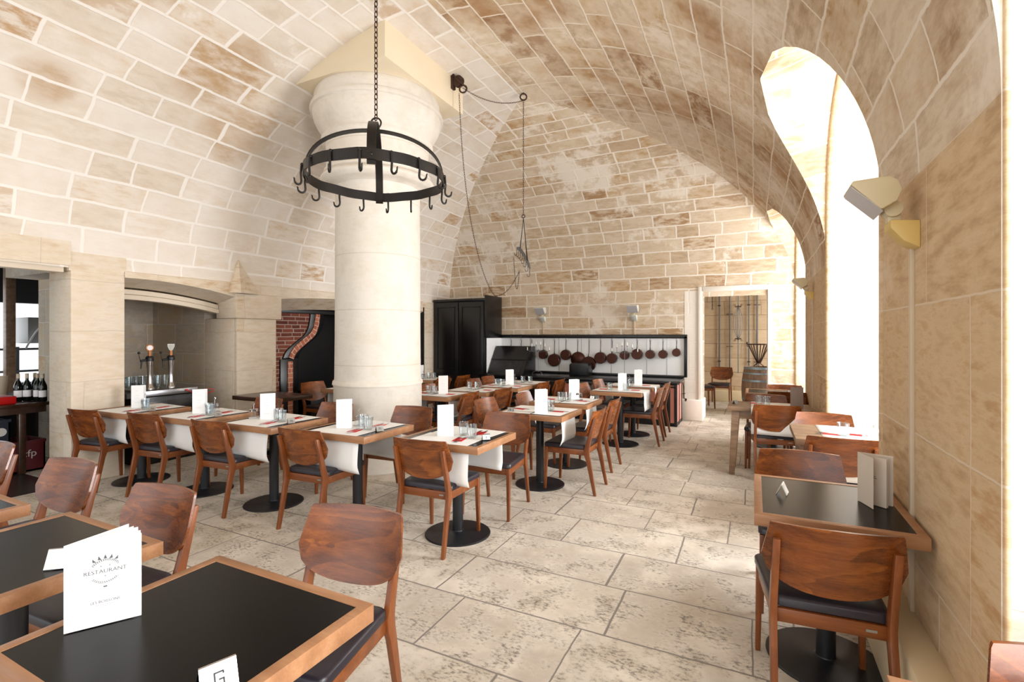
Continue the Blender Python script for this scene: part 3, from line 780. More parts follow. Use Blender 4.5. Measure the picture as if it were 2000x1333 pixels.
# two rustic wooden tables in the window bays
def rustic(x,y,w,d,label,splay):
    t=thing('trestle_table',label,'table',(x,y,0))
    mb=MB(); n=5
    for k in range(n): mb.box((0,-d/2+d*(k+.5)/n,.727),(w,d/n-.003,.046))
    obj('tabletop',mb,M['oldwood'],t,bevel=.003)
    mb=MB()
    for sx in(-1,1): mb.box((sx*(w/2-.07),0,.66),(.05,d-.12,.09))
    for sy in(-1,1): mb.box((0,sy*(d/2-.07),.66),(w-.14,.03,.09))
    obj('apron',mb,M['oldwood'],t,bevel=.003)
    for sx in(-1,1):
        for sy in(-1,1):
            mb=MB(); a=(sx*(w/2-.07+splay),sy*(d/2-.07),0); b=(sx*(w/2-.08),sy*(d/2-.07),.70)
            def sc(c,hx,hy): return [(c[0]-hx,c[1]-hy,c[2]),(c[0]+hx,c[1]-hy,c[2]),(c[0]+hx,c[1]+hy,c[2]),(c[0]-hx,c[1]+hy,c[2])]
            mb.rings([sc(a,.028,.025),sc(b,.04,.03)]); obj('leg',mb,M['oldwood'],t,bevel=.003)
    return t
rustic(.70,4.55,.84,.70,'greyish wooden table laid with paper in the sunlit window bay',.0); TB['R2']=(.70,4.55)
rustic(.145,6.04,.80,.50,'greyish wooden table with splayed legs beside the second pier',.03); TB['R3']=(.145,6.04)
# ------------------------------------------------------------------ table settings
KP={'T1':'leftmost front-row table','T2':'second front-row table from left','T3':'middle front-row table','T4':'fourth front-row table from left',
'T5':'rightmost front-row table','T6':'nearest aisle table','T7':'second aisle table','T8':'third aisle table','T9':'farthest aisle table by the range',
'T10':'table just right of the column','T11':'second middle-line table','T12':'third middle-line table before the counter','T13':'last middle-line table',
'T14':'table before the tall cabinet','T15':'table by the fireplace','R2':'sunlit window-bay table','R3':'trestle table by the second pier','R4':'farthest window-bay table'}
ZT=.7505
M['faint']=plain('faint_print','B9BABC',.6)
def runner_make(half,w,drop,seed):
    def f():
        rnd=random.Random(seed); pa=[];pb=[]
        e=half+.004
        path=[]
        for k in range(7):
            q=k/6; path.append((-e-.012*math.sin(q*2.6)-.02*(1-q)**2*rnd.uniform(.3,1),ZT-drop*(1-q)-.004*(q==1)))
        path+= [(-half+.004,ZT+.001),(-half*.5,ZT+.0006),(0,ZT+.0006),(half*.5,ZT+.0006),(half-.004,ZT+.001)]
        for k in range(7):
            q=k/6; path.append((e+.012*math.sin((1-q)*2.6)+.02*q*q*rnd.uniform(.3,1),ZT-drop*q-.004*(q==0)))
        mb=MB(); n=8; cols=[]
        for j in range(n+1):
            u=-w/2+w*j/n
            cols.append([(u,p[0]+(.004*math.sin(j*.6) if abs(p[0])>half+.01 else 0),p[1]) for i,p in enumerate(path)])
        for j in range(n):
            for i in range(len(path)-1):
                mb.quad([cols[j][i],cols[j+1][i],cols[j+1][i+1],cols[j][i+1]])
        me=mb.mesh('paper_runner',M['runner'],smooth=40,merge=True)
        o=bpy.data.objects.new('paper_runner',me); COL.objects.link(o)
        m=o.modifiers.new('thick','SOLIDIFY'); m.thickness=.0008; m.offset=1
        return o
    return f
RA=Proto(runner_make(.30,.47,.27,1)); RB=Proto(runner_make(.35,.42,.25,2)); RA2=Proto(runner_make(.30,.46,.25,5))
RC=Proto(runner_make(.36,.50,.28,3)); RD=Proto(runner_make(.25,.44,.28,4))
GR='white paper runners over the laid tables'
def placemat():
    mb=MB(); mb.box((0,0,0.0004),(.50,.30,.0008)); return obj('placemat',mb,M['runner'])
PM=Proto(placemat)
def placematx(): pass
def tumbler():
    mb=MB(); n=24; prof=[(.0,.0),(.031,0),(.033,.004),(.037,.06),(.041,.100),(.0388,.100),(.035,.06),(.0305,.012),(0,.010)]
    rs=[]
    for i,(r,z) in enumerate(prof):
        rs.append([((r+(.0012*(j%2) if 2<=i<=3 else 0))*math.cos(2*PI*j/n),(r+(.0012*(j%2) if 2<=i<=3 else 0))*math.sin(2*PI*j/n),z) for j in range(n)])
    mb.rings(rs,cap=False); return obj('tumbler',mb,M['glass'],smooth=60)
TG=Proto(tumbler)
def menu_make(w=.125,h=.235,openness=34,pages=3,text=True,mat='paper'):
    def f():
        t=thing('menu','x','menu')
        for ang,nm,sc_ in ((0,'cover',1),(26,'cover',1),(9,'page',.985),(17,'page',.985)):
            mb=MB(); mb.box((w*sc_/2*math.cos(R(ang)),.0015+w*sc_/2*math.sin(R(ang)),h*sc_/2),(w*sc_,.0011,h*sc_),rz=R(ang)); obj(nm,mb,M[mat] if nm=='cover' else M['paper'],t)
        if text:
            mb=MB()
            for zz,ww in ((.180,.028),(.13,.045),(.105,.045),(.055,.05)):
                mb.box((w/2,.0004,zz),(ww,.0004,.0016))
            obj('printed_lines',mb,M['faint'],t)
        return t
    return f
MN=Proto(menu_make()); 
def tent_make():
    t=thing('number_card','x','table number')
    mb=MB(); h=.045;w=.055;a=.020
    for s in(-1,1): mb.box((0,s*a/2,h/2),(w,.0025,h*1.02),rx=s*-R(-24))
    mb.box((0,0,h*.985),(w,.006,.004)); obj('folded_card',mb,M['silver'],t,bevel=.0006,seg=1)
    return t

def text(s,size,mat,parent,loc,rot,ext=.0004,name='number'):
    cu=bpy.data.curves.new(name,'FONT'); cu.body=s; cu.size=size; cu.align_x='CENTER'; cu.align_y='CENTER'; cu.extrude=ext; cu.resolution_u=3
    tmp=bpy.data.objects.new(name,cu); COL.objects.link(tmp)
    bpy.context.view_layer.update(); me=bpy.data.meshes.new_from_object(tmp.evaluated_get(bpy.context.evaluated_depsgraph_get()))
    bpy.data.objects.remove(tmp); bpy.data.curves.remove(cu); me.materials.clear(); me.materials.append(mat)
    o=bpy.data.objects.new(name,me); COL.objects.link(o); o.parent=parent; o.location=loc; o.rotation_euler=rot; return o
def number_card(loc,rz,num,label,face='silver',sc=1.,digits=None):
    t=thing('number_card',label,'table number',loc,rz); t.scale=(sc,sc,sc)
    h=.042;w=.058
    mb=MB()
    # inverted V card: two leaning plates meeting at a rounded ridge
    n=6; prof=[(-.021,0),(-.0035,h-.003)]+[(-.0035*math.cos(PI*k/n),h-.003+.0035*math.sin(PI*k/n)) for k in range(1,n)]+[(.0035,h-.003),(.021,0),(.0185,0),(.0012,h-.005),(-.0012,h-.005),(-.0185,0)]
    mb.prism(prof,-w/2,w/2,'x'); obj('folded_card',mb,M['blackenamel'] if face=='white' else M['lightmetal'] if sc>1 else M['silver'],t,bevel=0,smooth=40)
    lean=math.atan2(.0175,h-.003)
    if face=='white':
        mb=MB(); mb.box((0,-.0127,.0212),(w*.94,.0006,h*.86),rx=-lean); obj('white_face',mb,M['paper'],t)
    if num: text(num,.026,M['darkink'],t,(0,-.0142 if face=='white' else -.0136,.0195),(PI/2-lean,0,0))
    return t
def napkin():
    mb=MB(); mb.box((0,0,.0012),(.075,.115,.0024)); return obj('napkin',mb,M['napkin'],bevel=.0008,seg=1)
NP=Proto(napkin)
def fork():
    mb=MB(); mb.prism([(-.004,-.1),(.004,-.1),(.0022,.02),(.009,.045),(.009,.06),(-.009,.06),(-.009,.045),(-.0022,.02)],0,.0018)
    for k in (-1.5,-.5,.5,1.5): mb.box((k*.0053,.08,.0012),(.0022,.045,.0016))
    return obj('fork',mb,M['chrome'])
def knife():
    mb=MB(); mb.prism([(-.005,-.105),(.005,-.105),(.004,0),(.008,.02),(.0085,.08),(.002,.115),(-.004,.1),(-.004,0)],0,.0018); return obj('table_knife',mb,M['chrome'])
FK=Proto(fork); KN=Proto(knife)
def cruet():
    t=thing('cruet_set','x','cruet')
    mb=MB(); mb.box((0,0,.004),(.085,.045,.008)); mb.tube([(0,0,.008),(0,0,.12),(.008,0,.135),(0,0,.145),(-.008,0,.135),(0,0,.12)],.0018,6); obj('rack',mb,M['chrome'],t)
    for s in(-1,1):
        mb=MB(); mb.lathe([(.0,.009),(.017,.009),(.018,.05),(.017,.062)],(s*.021,0,0),16); obj('jar',mb,M['glass'],t)
        mb=MB(); mb.lathe([(.0175,.062),(.0175,.078),(.008,.086),(.002,.087)],(s*.021,0,0),16); obj('lid',mb,M['chrome'],t)
    return t
CR=Proto(cruet)
def at(k,u,v): return (TB[k][0]+u,TB[k][1]+v,0)
def place(k,items,rot=0):
    """items: (kind,u,v,rz,side)"""
    for it in items:
        kind,u,v,rz,side=it; x,y=TB[k][0]+u,TB[k][1]+v; kp=KP[k]; z=ZT+.0022
        if kind=='run' and k[0]=='T' and k not in('T8','T9'):
            ax=(rz==90)
            for sd,(du,dv,dr,nm) in enumerate(((0,-.14,2,'near'),(.015,.145,-3,'far')) if not ax else ((-.17,.0,3,'left'),(.165,.01,-2,'right'))):
                PM.put((x+du,y+dv,ZT+.0004+.0006*sd),R(rz+dr),'white paper placemat on the %s half of the %s'%(nm,kp),'placemat','white paper placemats')
        elif kind=='run':
            P={0:RA,1:RB,2:RC,3:RD}[side]
            P.put((x,y,0),R(rz),'white paper runner draped over the '+kp,'table runner',GR)
        elif kind=='glass': TG.put((x,y,z+(.0024 if False else 0)),R(rz),'clear ribbed tumbler, %s, on the %s'%(side,kp),'glass','clear tumblers on the tables')
        elif kind=='menu': MN.put((x,y,z),R(rz+16),'white menu standing on the '+kp,'menu','white menus standing on laid tables')
        elif kind=='nap': NP.put((x,y,z),R(rz),'red paper napkin, %s, on the %s'%(side,kp),'napkin','red napkins')
        elif kind=='set':
            NP.put((x,y,z),R(rz),'red paper napkin, %s, on the %s'%(side,kp),'napkin','red napkins')
            c,s_=math.cos(R(rz)),math.sin(R(rz))
            FK.put((x-.015*c,y-.015*s_,z+.0026),R(rz+6),'steel fork on the %s red napkin, %s'%(side.split()[0],kp),'fork','forks on red napkins')
            KN.put((x+.015*c,y+.015*s_,z+.0026),R(rz-4),'steel knife on the %s red napkin, %s'%(side.split()[0],kp),'knife','knives on red napkins')
        elif kind=='cruet': CR.put((x,y,z),R(rz),'small steel and glass cruet set on the '+kp,'cruet','cruet sets')
        elif kind=='num': number_card((x,y,ZT+.0005),R(rz),side,'small metal number card on the %s edge'%kp)
rowset=lambda g1=(.04,.02),g2=(.15,-.04): [('run',0,0,0,0),('glass',g1[0],g1[1],0,'left of the pair'),('glass',g2[0],g2[1],0,'right of the pair'),('set',.10,-.135,12,'near side'),('set',.12,.13,8,'far side')]
for k,num,extra in (('T1','74',[('menu',-.12,-.04,14,0),('cruet',-.03,.05,80,0)]),('T2','73',[('menu',-.10,-.06,12,0),('cruet',.0,.10,70,0)]),
    ('T3','70',[('menu',-.11,-.06,10,0),('cruet',-.25,-.02,60,0)]),('T4','71',[('menu',-.12,-.12,6,0),('cruet',-.04,.06,70,0)]),('T5','6',[('menu',-.12,-.10,4,0)])):
    place(k,rowset()+extra)
    number_card((TB[k][0]+.27,TB[k][1]-.04,ZT),R(62 if k!='T5' else 40),num,'%s number card on the %s'%('white' if k=='T5' else 'dark metal',KP[k]),'white' if k=='T5' else 'silver')
place('T6',[('run',0,0,90,1),('menu',.03,-.20,8,0),('glass',.10,.05,0,'beside the menu'),('glass',.03,.12,0,'half behind the menu'),('set',.2,.0,96,'aisle side'),('set',-.22,.0,84,'far side')])
number_card((TB['T6'][0]-.24,TB['T6'][1]-.19,ZT),R(10),'8','small dark number card beside the menu on the nearest aisle table')
place('T7',[('run',0,0,90,1),('menu',.0,.10,12,0),('glass',-.03,-.10,0,'left of the pair'),('glass',.05,-.08,0,'right of the pair'),('cruet',.14,.06,20,0),('set',.2,0,90,'aisle side'),('nap',-.2,0,90,'far side')])
number_card((TB['T7'][0]+.25,TB['T7'][1]+.24,ZT),R(-10),'9','small white number card at the far edge of the second aisle table','white')
place('T8',[('run',.0,0,90,1),('menu',-.02,-.05,20,0),('glass',-.13,-.08,0,'left of the menu'),('glass',.08,.0,0,'right of the menu'),('nap',-.24,0,90,'left side'),('nap',.2,.05,90,'right side')])
place('T9',[('run',0,0,90,1),('menu',.02,.0,15,0),('glass',-.08,-.14,0,'left of the pair'),('glass',.0,-.15,0,'right of the pair'),('nap',.2,0,90,'right side')])
place('T10',[('run',0,0,90,1),('menu',.03,-.02,6,0),('glass',-.10,-.05,0,'left of the pair'),('glass',-.03,-.02,0,'right of the pair'),('nap',.2,0,90,'right side'),('nap',-.2,-.02,90,'left side')])
place('T11',[('run',0,0,90,1),('glass',-.10,.02,0,'left of the pair'),('glass',.0,.05,0,'right of the pair'),('nap',.2,0,90,'right side')])
place('T12',[('run',0,0,90,1),('menu',-.05,.10,12,0),('glass',-.12,-.05,0,'left of the pair'),('glass',-.03,-.05,0,'right of the pair'),('nap',-.22,-.05,90,'left side'),('nap',.2,.0,90,'right side')])
place('T13',[('run',0,0,90,1),('glass',.04,-.06,0,'left of the pair'),('glass',.16,-.04,0,'right of the pair'),('cruet',-.08,-.12,10,0)])
place('T14',[('run',0,0,90,1),('menu',-.14,-.08,10,0),('glass',.03,.05,0,'left of the pair'),('glass',.13,.07,0,'right of the pair'),('cruet',-.02,-.04,0,0),('glass',-.10,-.16,0,'nearest the column')])
place('T15',[('run',0,0,90,1),('glass',.26,-.02,0,'at the right side'),('nap',-.1,-.05,90,'left side')])
number_card((TB['T15'][0]+.02,TB['T15'][1]-.2,ZT),R(10),'','small dark number card on the table by the fireplace')
place('R2',[('run',0.02,-.0,0,2),('glass',-.09,-.10,0,'left of the pair'),('glass',.06,-.12,0,'right of the pair'),('set',-.16,-.06,80,'left side'),('nap',.02,-.02,80,'middle')])
place('R3',[('run',.05,0,0,3),('glass',-.09,-.02,0,'left of the pair'),('glass',-.02,-.05,0,'right of the pair'),('nap',-.12,.1,80,'far side')])
# dark menu on the trestle table, thin standing menu in the window bay
def stand_menu(name,label,loc,rz,mat,w=.125,h=.22):
    t=thing(name,label,'menu',loc,rz)
    for s in(-1,1):
        mb=MB(); mb.box((s*w/2*math.cos(R(8)),w/2*math.sin(R(8)),h/2),(w,.002,h),rz=s*R(8)) if s>0 else mb.box((w/2*math.cos(R(22)),w/2*math.sin(R(22)),h/2),(w,.002,h),rz=R(22))
        obj('cover',mb,M[mat],t)
    return t
M['taupe']=plain('taupe_menu_cover','7F7068',.5)
stand_menu('menu','dark taupe menu standing on the trestle table',(TB['R3'][0]+.20,TB['R3'][1]-.15,ZT+.002),R(8),'taupe')
stand_menu('menu','menu seen edge-on at the right of the sunlit window-bay table',(TB['R2'][0]+.23,TB['R2'][1]-.02,ZT+.002),R(64),'taupe')
number_card((TB['R3'][0]-.33,TB['R3'][1]-.02,ZT),R(60),'','small metal number card on the left end of the trestle table')
number_card((TB['R4'][0]+.18,TB['R4'][1]-.1,ZT),R(5),'','tiny white number card on the farthest window-bay table','white')
# bare table at the right pier: number card and beige menu with fanned pages
number_card((.125,2.72,ZT),R(80),'','small metal number card standing on the bare black table by the right pier',sc=1.15)
M['beigepaper']=plain('beige_menu_paper','D3C6B6',.6,0,.3,.03)
t=thing('menu','beige drinks menu with fanned pages on the bare table by the right pier','menu',(.435,2.66,ZT))
w,h=.125,.225
for k,(ang,nm) in enumerate(((-34,'cover'),(-52,'page'),(-60,'page'),(-76,'page'),(-84,'cover'))):
    pass
def panel(t,nm,ox,oy,ang,w,h,mat,th=.0012):
    mb=MB(); mb.box((ox+w/2*math.cos(R(ang)),oy+w/2*math.sin(R(ang)),h/2),(w,th,h),rz=R(ang)); return obj(nm,mb,M[mat],t)
panel(t,'cover',0,0.10,-72,w,h,'beigepaper'); panel(t,'page',.0,.10,-42,w,h*.97,'beigepaper',.0008); panel(t,'page',.0,.10,-34,w*.98,h*.97,'beigepaper',.0008); panel(t,'cover',0,.10,-16,w*1.05,h,'beigepaper')
mb=MB(); 
for zz,ww in ((.13,.05),(.122,.06),(.108,.035)): mb.box((.055,0,zz),(ww,.0004,.0025))
mb.xf(Matrix.Translation((0,.10,0))@Matrix.Rotation(R(-42),4,'Z')@Matrix.Translation((0,-.0009,0))); obj('printed_lines',mb,M['ink'],t)
# printed drinks menu in the foreground
t=thing('drinks_menu','large white drinks menu printed RESTAURANT standing on the foreground table','menu',(-1.59,.616,ZT),math.atan2(.134,.08))
w,h=.160,.226
mb=MB(); mb.box((w/2,0,h/2),(w,.0012,h)); cov=obj('cover',mb,M['paper'],t,bevel=.0004,seg=1)
for ang,hh,nm in ((11,.99,'page'),(21,1.0,'page'),(31,.985,'page'),(39,1.0,'cover')): 
    panel(t,nm,0,0.001,ang,w*.99,h*hh,'paper',.001)
PI2=(PI/2,0,0)
text('RESTAURANT',.0145,M['ink'],cov,(w*.52,-.0009,.142),PI2,.0002,'printed_text')
text('LES BOISSONS',.0098,M['ink'],cov,(w*.52,-.0009,.062),PI2,.0002,'printed_text')
mb=MB(); cxm=w*.52
def arcb(r0,a0,a1,th,zc=.142,n=18,dash=0):
    for k in range(n):
        if dash and k%2: continue
        a=R(a0+(a1-a0)*(k+.5)/n); L=r0*R(abs(a1-a0))/n*(.9 if dash else 1.05)
        mb.box((cxm+r0*math.cos(a),-.0008,zc+r0*math.sin(a)*.92),(L,.0003,th),ry=-(a-PI/2))
arcb(.034,35,145,.0012);arcb(.031,30,150,.0035,dash=1,n=30);arcb(.027,40,140,.0006);arcb(.034,215,325,.0010);arcb(.031,218,322,.0032,dash=1,n=26);arcb(.025,225,315,.0006)
for k in range(5):
    a=R(90+(k-2)*17); q=.0400
    mb.prism([(cxm+q*math.cos(a)-.004,.142+.92*q*math.sin(a)-.004),(cxm+q*math.cos(a)+.004,.142+.92*q*math.sin(a)-.004),(cxm+(q+.008)*math.cos(a),.142+.92*(q+.008)*math.sin(a))],-.0009,-.0006,'y')
for dx,dz in ((-.009,.014),(.009,.014),(0,-.013)):
    c=(cxm+dx,.142+dz); mb.prism([(c[0]+(.0026 if k%2==0 else .001)*math.cos(k*PI/4),c[1]+(.0026 if k%2==0 else .001)*math.sin(k*PI/4)) for k in range(8)],-.0009,-.0006,'y')
for dx,L in ((0,.04),(.0,.024)): mb.box((cxm+dx,-.0008,.0535-(.004 if L<.03 else 0)),(L,.0003,.0007))
mb.box((cxm,-.0008,.101),(.008,.0003,.0035))
obj('printed_crest',mb,M['ink'],cov)
# foreground number cards (G and one half hidden)
t=thing('number_card','white-faced folded card marked G on the foreground table','table number',(-1.05,.672,ZT),R(70))
def bigcard(t,letter):
    h=.056;w=.072
    n=6; prof=[(-.030,0),(-.004,h-.003)]+[(-.004*math.cos(PI*k/n),h-.003+.004*math.sin(PI*k/n)) for k in range(1,n)]+[(.004,h-.003),(.030,0),(.0275,0),(.0015,h-.006),(-.0015,h-.006),(-.0275,0)]
    mb=MB(); mb.prism(prof,-w/2,w/2,'x'); obj('folded_card',mb,M['chrome'],t,smooth=40)
    lean=math.atan2(.026,h-.003)
    mb=MB(); mb.box((0,-.0180,.0272),(w*.97,.0008,h*.98),rx=-lean); obj('white_face',mb,M['paper'],t)
    if letter:
        mb=MB()   # squared letter G
        for cx_,cz_,dx,dz in ((0,.014,.018,.003),(-.0085,0,.003,.031),(0,-.014,.018,.003),(.0085,-.007,.003,.017),(.0045,.0,.011,.003),(.0085,.012,.003,.006)):
            mb.box((cx_,0,cz_),(dx,.0006,dz))
        mb.xf(Matrix.Translation((0,-.0190,.0272))@Matrix.Rotation(-lean,4,'X')); obj('printed_letter',mb,M['darkink'],t)
bigcard(t,True)
t=thing('number_card','folded white card half hidden behind the printed drinks menu','table number',(-2.075,.80,ZT),R(40)); bigcard(t,False)
# ------------------------------------------------------------------ hanging ironwork
def chain(name,label,pts,link=.034,r=.0032,mat='rust',w=.011,parent=None,sag=None):
    """real links along a polyline"""
    P=[Vector(p) for p in pts]; seg=[(b-a).length for a,b in zip(P,P[1:])]; tot=sum(seg); pitch=link*.78
    n=max(2,int(tot/pitch)); mb=MB()
    def pt(d):
        for a,b,l in zip(P,P[1:],seg):
            if d<=l: return a.lerp(b,d/l)
            d-=l
        return P[-1]
    for i in range(n):
        a=pt(i*tot/n); b=pt(min(tot,(i+1)*tot/n)); t=(b-a).normalized(); c=(a+b)/2
        up=Vector((0,0,1)) if abs(t.z)<.8 else Vector((1,0,0)); s1=t.cross(up).normalized(); s2=t.cross(s1)
        sd=s1 if i%2 else s2
        L=link/2-w/2; path=[]
        for k in range(4): q=-PI/2+PI*k/3; path.append(c+t*(L+w/2*math.cos(q))+sd*(w/2*math.sin(q)))
        for k in range(4): q=PI/2+PI*k/3; path.append(c+t*(-L+w/2*math.cos(q))+sd*(w/2*math.sin(q)))
        mb.tube(path,r*.7,4,closed=True)
    o=obj(name,mb,M[mat],parent,smooth=60)
    if not parent: tag(o,label,'chain')
    return o
def hook(mb,x,y,z,dx,dy,h=.10,r=.0045):
    """forged J hook hanging from (x,y,z), curling towards (dx,dy)"""
    p=[(x,y,z+.012),(x,y,z),(x+dx*.004,y+dy*.004,z-h*.35),(x,y,z-h*.7)]
    for k in range(1,8):
        a=PI*k/7*1.05; p.append((x+dx*.022*(1-math.cos(a)),y+dy*.022*(1-math.cos(a)),z-h*.7-.022*math.sin(a)*1.1))
    p.append((x+dx*.048,y+dy*.048,z-h*.62))
    mb.tube(p,[r]*4+[r*.95]*5+[r*.7]*2+[r*.35],7)
hx,hy,hz,hr=-2.06,2.30,2.475,.405
t=thing('hanging_rack','round black iron meat rack with hooks hanging on a chain before the column','hanging rack',(hx,hy,hz))
mb=MB(); n=64; rs=[]
for k in range(n+1):
    a=2*PI*k/n; wob=.003*math.sin(5*a)+.002*math.sin(11*a)
    rs.append([((hr+q)*math.cos(a),(hr+q)*math.sin(a),z+wob) for q,z in ((0,-.03),(.006,-.03),(.006,.03),(0,.03))])
mb.rings(rs,cap=False); obj('ring',mb,M['iron'],t,smooth=30)
for kk,ang in enumerate((38.5,128.5)):
    d=Vector((math.cos(R(ang)),math.sin(R(ang)),0)); s=Vector((-d.y,d.x,0)); mb=MB(); rs=[]
    for k in range(33):
        a=PI*k/32; q=d*(-math.cos(a)*(hr-.004)); zz=.285*math.sin(a)**.8; nn=Vector((0,0,1))*math.sin(a)-d*math.cos(a)
        rs.append([q-s*.024+Vector((0,0,zz)),q+s*.024+Vector((0,0,zz)),q+s*.024+Vector((0,0,zz))+nn*.006,q-s*.024+Vector((0,0,zz))+nn*.006])
    for e,sg in ((0,-1),(-1,1)):
        base=d*(sg*(hr-.006)); ex=[base-s*.024+Vector((0,0,-.05)),base+s*.024+Vector((0,0,-.05)),base+s*.024-d*sg*.006+Vector((0,0,-.05)),base-s*.024-d*sg*.006+Vector((0,0,-.05))]
        if e==0: rs.insert(0,[ex[0],ex[1],ex[2],ex[3]][::1])
        else: rs.append([ex[0],ex[1],ex[2],ex[3]])
    mb.rings(rs); obj('strap',mb,M['iron'],t,smooth=40)
    for sg in(-1,1):
        mb=MB(); c=d*(sg*(hr+.006)); mb.lathe([(.009,0),(.008,.004),(.003,.007)],tuple(c),10,Matrix.Rotation(R(ang)+(0 if sg>0 else PI),3,'Z')@Euler((0,PI/2,0)).to_matrix()); obj('rivet',mb,M['iron'],t)
for k in range(16):
    a=2*PI*(k+.35)/16; mb=MB(); x,y=(hr+.012)*math.cos(a),(hr+.012)*math.sin(a)
    hook(mb,x,y,.012,math.cos(a+.5),math.sin(a+.5),.125,.0066); mb.lathe([(.0095,-.004),(.0095,.004),(.003,.009)],(x-.003*math.cos(a),y-.003*math.sin(a),.02),8,Matrix.Rotation(a,3,'Z')@Euler((0,PI/2,0)).to_matrix())
    obj('hook',mb,M['iron'],t,smooth=60)
mb=MB(); mb.torus((0,0,.335),.032,.0055,20,8,Euler((PI/2,0,R(20))).to_matrix()); mb.tube([(0,0,.27),(0,0,.31)],.008,8); obj('lifting_ring',mb,M['iron'],t,smooth=60)
zc=vh(min(hx-XL,XR-hx))
chain('hanging_chain','dark chain running from the vault to the round meat rack',[(hx,hy,hz+.355),(hx,hy,zc)],.040,.0058,w=.019)

# pulley on the abacus, ceiling ring, slack chain and the small hook rail
px_,py_,pz_=cx+.725,4.99,4.60
t=thing('pulley','rusty iron pulley bracket fixed on the right face of the column capital','pulley',(px_,py_,pz_)); t.scale=(1.3,1.3,1.3)
mb=MB(); mb.box((.012,0,.02),(.024,.05,.20)); mb.torus((.03,-.02,.09),.03,.008,14,6,Euler((0,PI/2,.4)).to_matrix()); obj('bracket',mb,M['rust'],t,bevel=.002)
mb=MB(); mb.lathe([(.052,-.018),(.052,-.010),(.036,0),(.052,.010),(.052,.018)],(.07,0,-.02),20,Euler((PI/2,0,0)).to_matrix()); obj('wheel',mb,M['rust'],t)
mb=MB(); mb.tube([(.02,-.028,.06),(.06,-.03,.0),(.12,-.03,-.06),(.15,0,-.09),(.12,.03,-.06),(.06,.03,0),(.02,.028,.06)],.008,6); mb.torus((.12,0,-.10),.034,.008,14,6,Euler((PI/2,0,.3)).to_matrix()); obj('fork',mb,M['rust'],t,smooth=60)
rx_,ry_=-2.70,5.80; rz_=vh(min(rx_-XL,XR-rx_,YF-ry_))
t=thing('ceiling_ring','small rusty ring bolt in the vault right of the column','ring bolt',(rx_,ry_,rz_))
mb=MB(); mb.torus((0,0,-.055),.042,.010,18,8,Euler((PI/2,0,.5)).to_matrix()); mb.tube([(0,0,-.01),(0,0,.04)],.01,8); obj('ring',mb,M['rust'],t,smooth=60)
def cat(a,b,sag,n=24):
    a,b=Vector(a),Vector(b); return [a.lerp(b,k/n)-Vector((0,0,4*sag*(k/n)*(1-k/n))) for k in range(n+1)]
A=(px_+.13,py_,pz_-.10); B=(rx_,ry_,rz_-.10)
chain('hanging_slack_chain','short chain sagging from the capital pulley to the ceiling ring',cat(A,B,.10),.036,.0032,w=.012)
bz=2.53; bar0=Vector((-2.84,5.95,bz+.07)); 
# hook rail: curved flat bar hung from the ring chain by two rods
rail=thing('hook_rail','small curved iron hook rail hanging before the far wall','hook rail',(rx_,ry_,0))
e0=Vector((-.16,.13,2.70)); e1=Vector((.155,-.13,2.36)); mb=MB(); rs=[]
for k in range(21):
    q=k/20; p=e0.lerp(e1,q)+Vector((0,0,.055*4*q*(1-q))); n_=Vector((.63,.0,.77)); s=Vector((.0,.012,.0))
    u=Vector((.5,.3,.8)).normalized()*.022*(1 if .05<q<.95 else .6)
    rs.append([p-u-s*.2,p+u-s*.2,p+u+s*.2,p-u+s*.2])
mb.rings(rs); obj('curved_bar',mb,M['greyiron'],rail,smooth=40)
for k in range(8):
    q=(k+.15)/7.3; p=e0.lerp(e1,q)+Vector((0,0,.055*4*q*(1-q)-.015)); mb=MB(); hook(mb,p.x,p.y,p.z,-.75,-.4,.095,.0038); obj('hook',mb,M['iron'],rail,smooth=60)
top=Vector((0,0,3.05))
for q in (.27,.80):
    p=e0.lerp(e1,q)+Vector((0,0,.055*4*q*(1-q)+.02)); mb=MB(); mb.tube([tuple(top),tuple(top.lerp(p,.7)),tuple(p)],[.004,.006,.009],6); obj('rod',mb,M['iron'],rail,smooth=60)
mb=MB(); mb.torus((0,0,3.075),.022,.006,14,6,Euler((PI/2,0,0)).to_matrix()); obj('ring',mb,M['rust'],rail,smooth=60)
chain('hanging_chain','chain dropping from the ceiling ring to the small hook rail',[(rx_,ry_,rz_-.10),(rx_,ry_,3.09)],.036,.0032,w=.012)
# long slack loop: pulley -> low swag -> hook of the rail
A=Vector((px_+.10,py_,pz_-.17)); Bq=Vector((rx_-.06,ry_+.0,2.36)); pts=[]
low=Vector((-3.02,5.62,2.03))
N=30
for k in range(N+1):
    q=k/N; # asymmetric catenary-like curve: steep first leg, tight bottom
    p=A.lerp(low,1-(1-q)**1.0); 
    f=q; x=A.x+(low.x-A.x)*(f**2.2*.75+f*.25); y=A.y+(low.y-A.y)*(f**2.2*.75+f*.25); z=A.z+(low.z-A.z)*(1-(1-f)**1.35)
    pts.append((x,y,z))
M_=16
for k in range(1,M_+1):
    q=k/M_; pts.append((low.x+(Bq.x-low.x)*(q**.75),low.y+(Bq.y-low.y)*(q**.75),low.z+(Bq.z-low.z)*q**1.6))
chain('hanging_slack_chain','long slack chain looping low from the capital pulley to the hook rail',pts,.036,.0032,w=.012)
A=Vector((rx_-.06,ry_,2.36)); B=Vector((rx_-.20,ry_+.12,2.56))
chain('hanging_slack_chain','short chain loop hanging between two hooks of the small rail',cat(A,B,.32,20),.034,.003,w=.011)

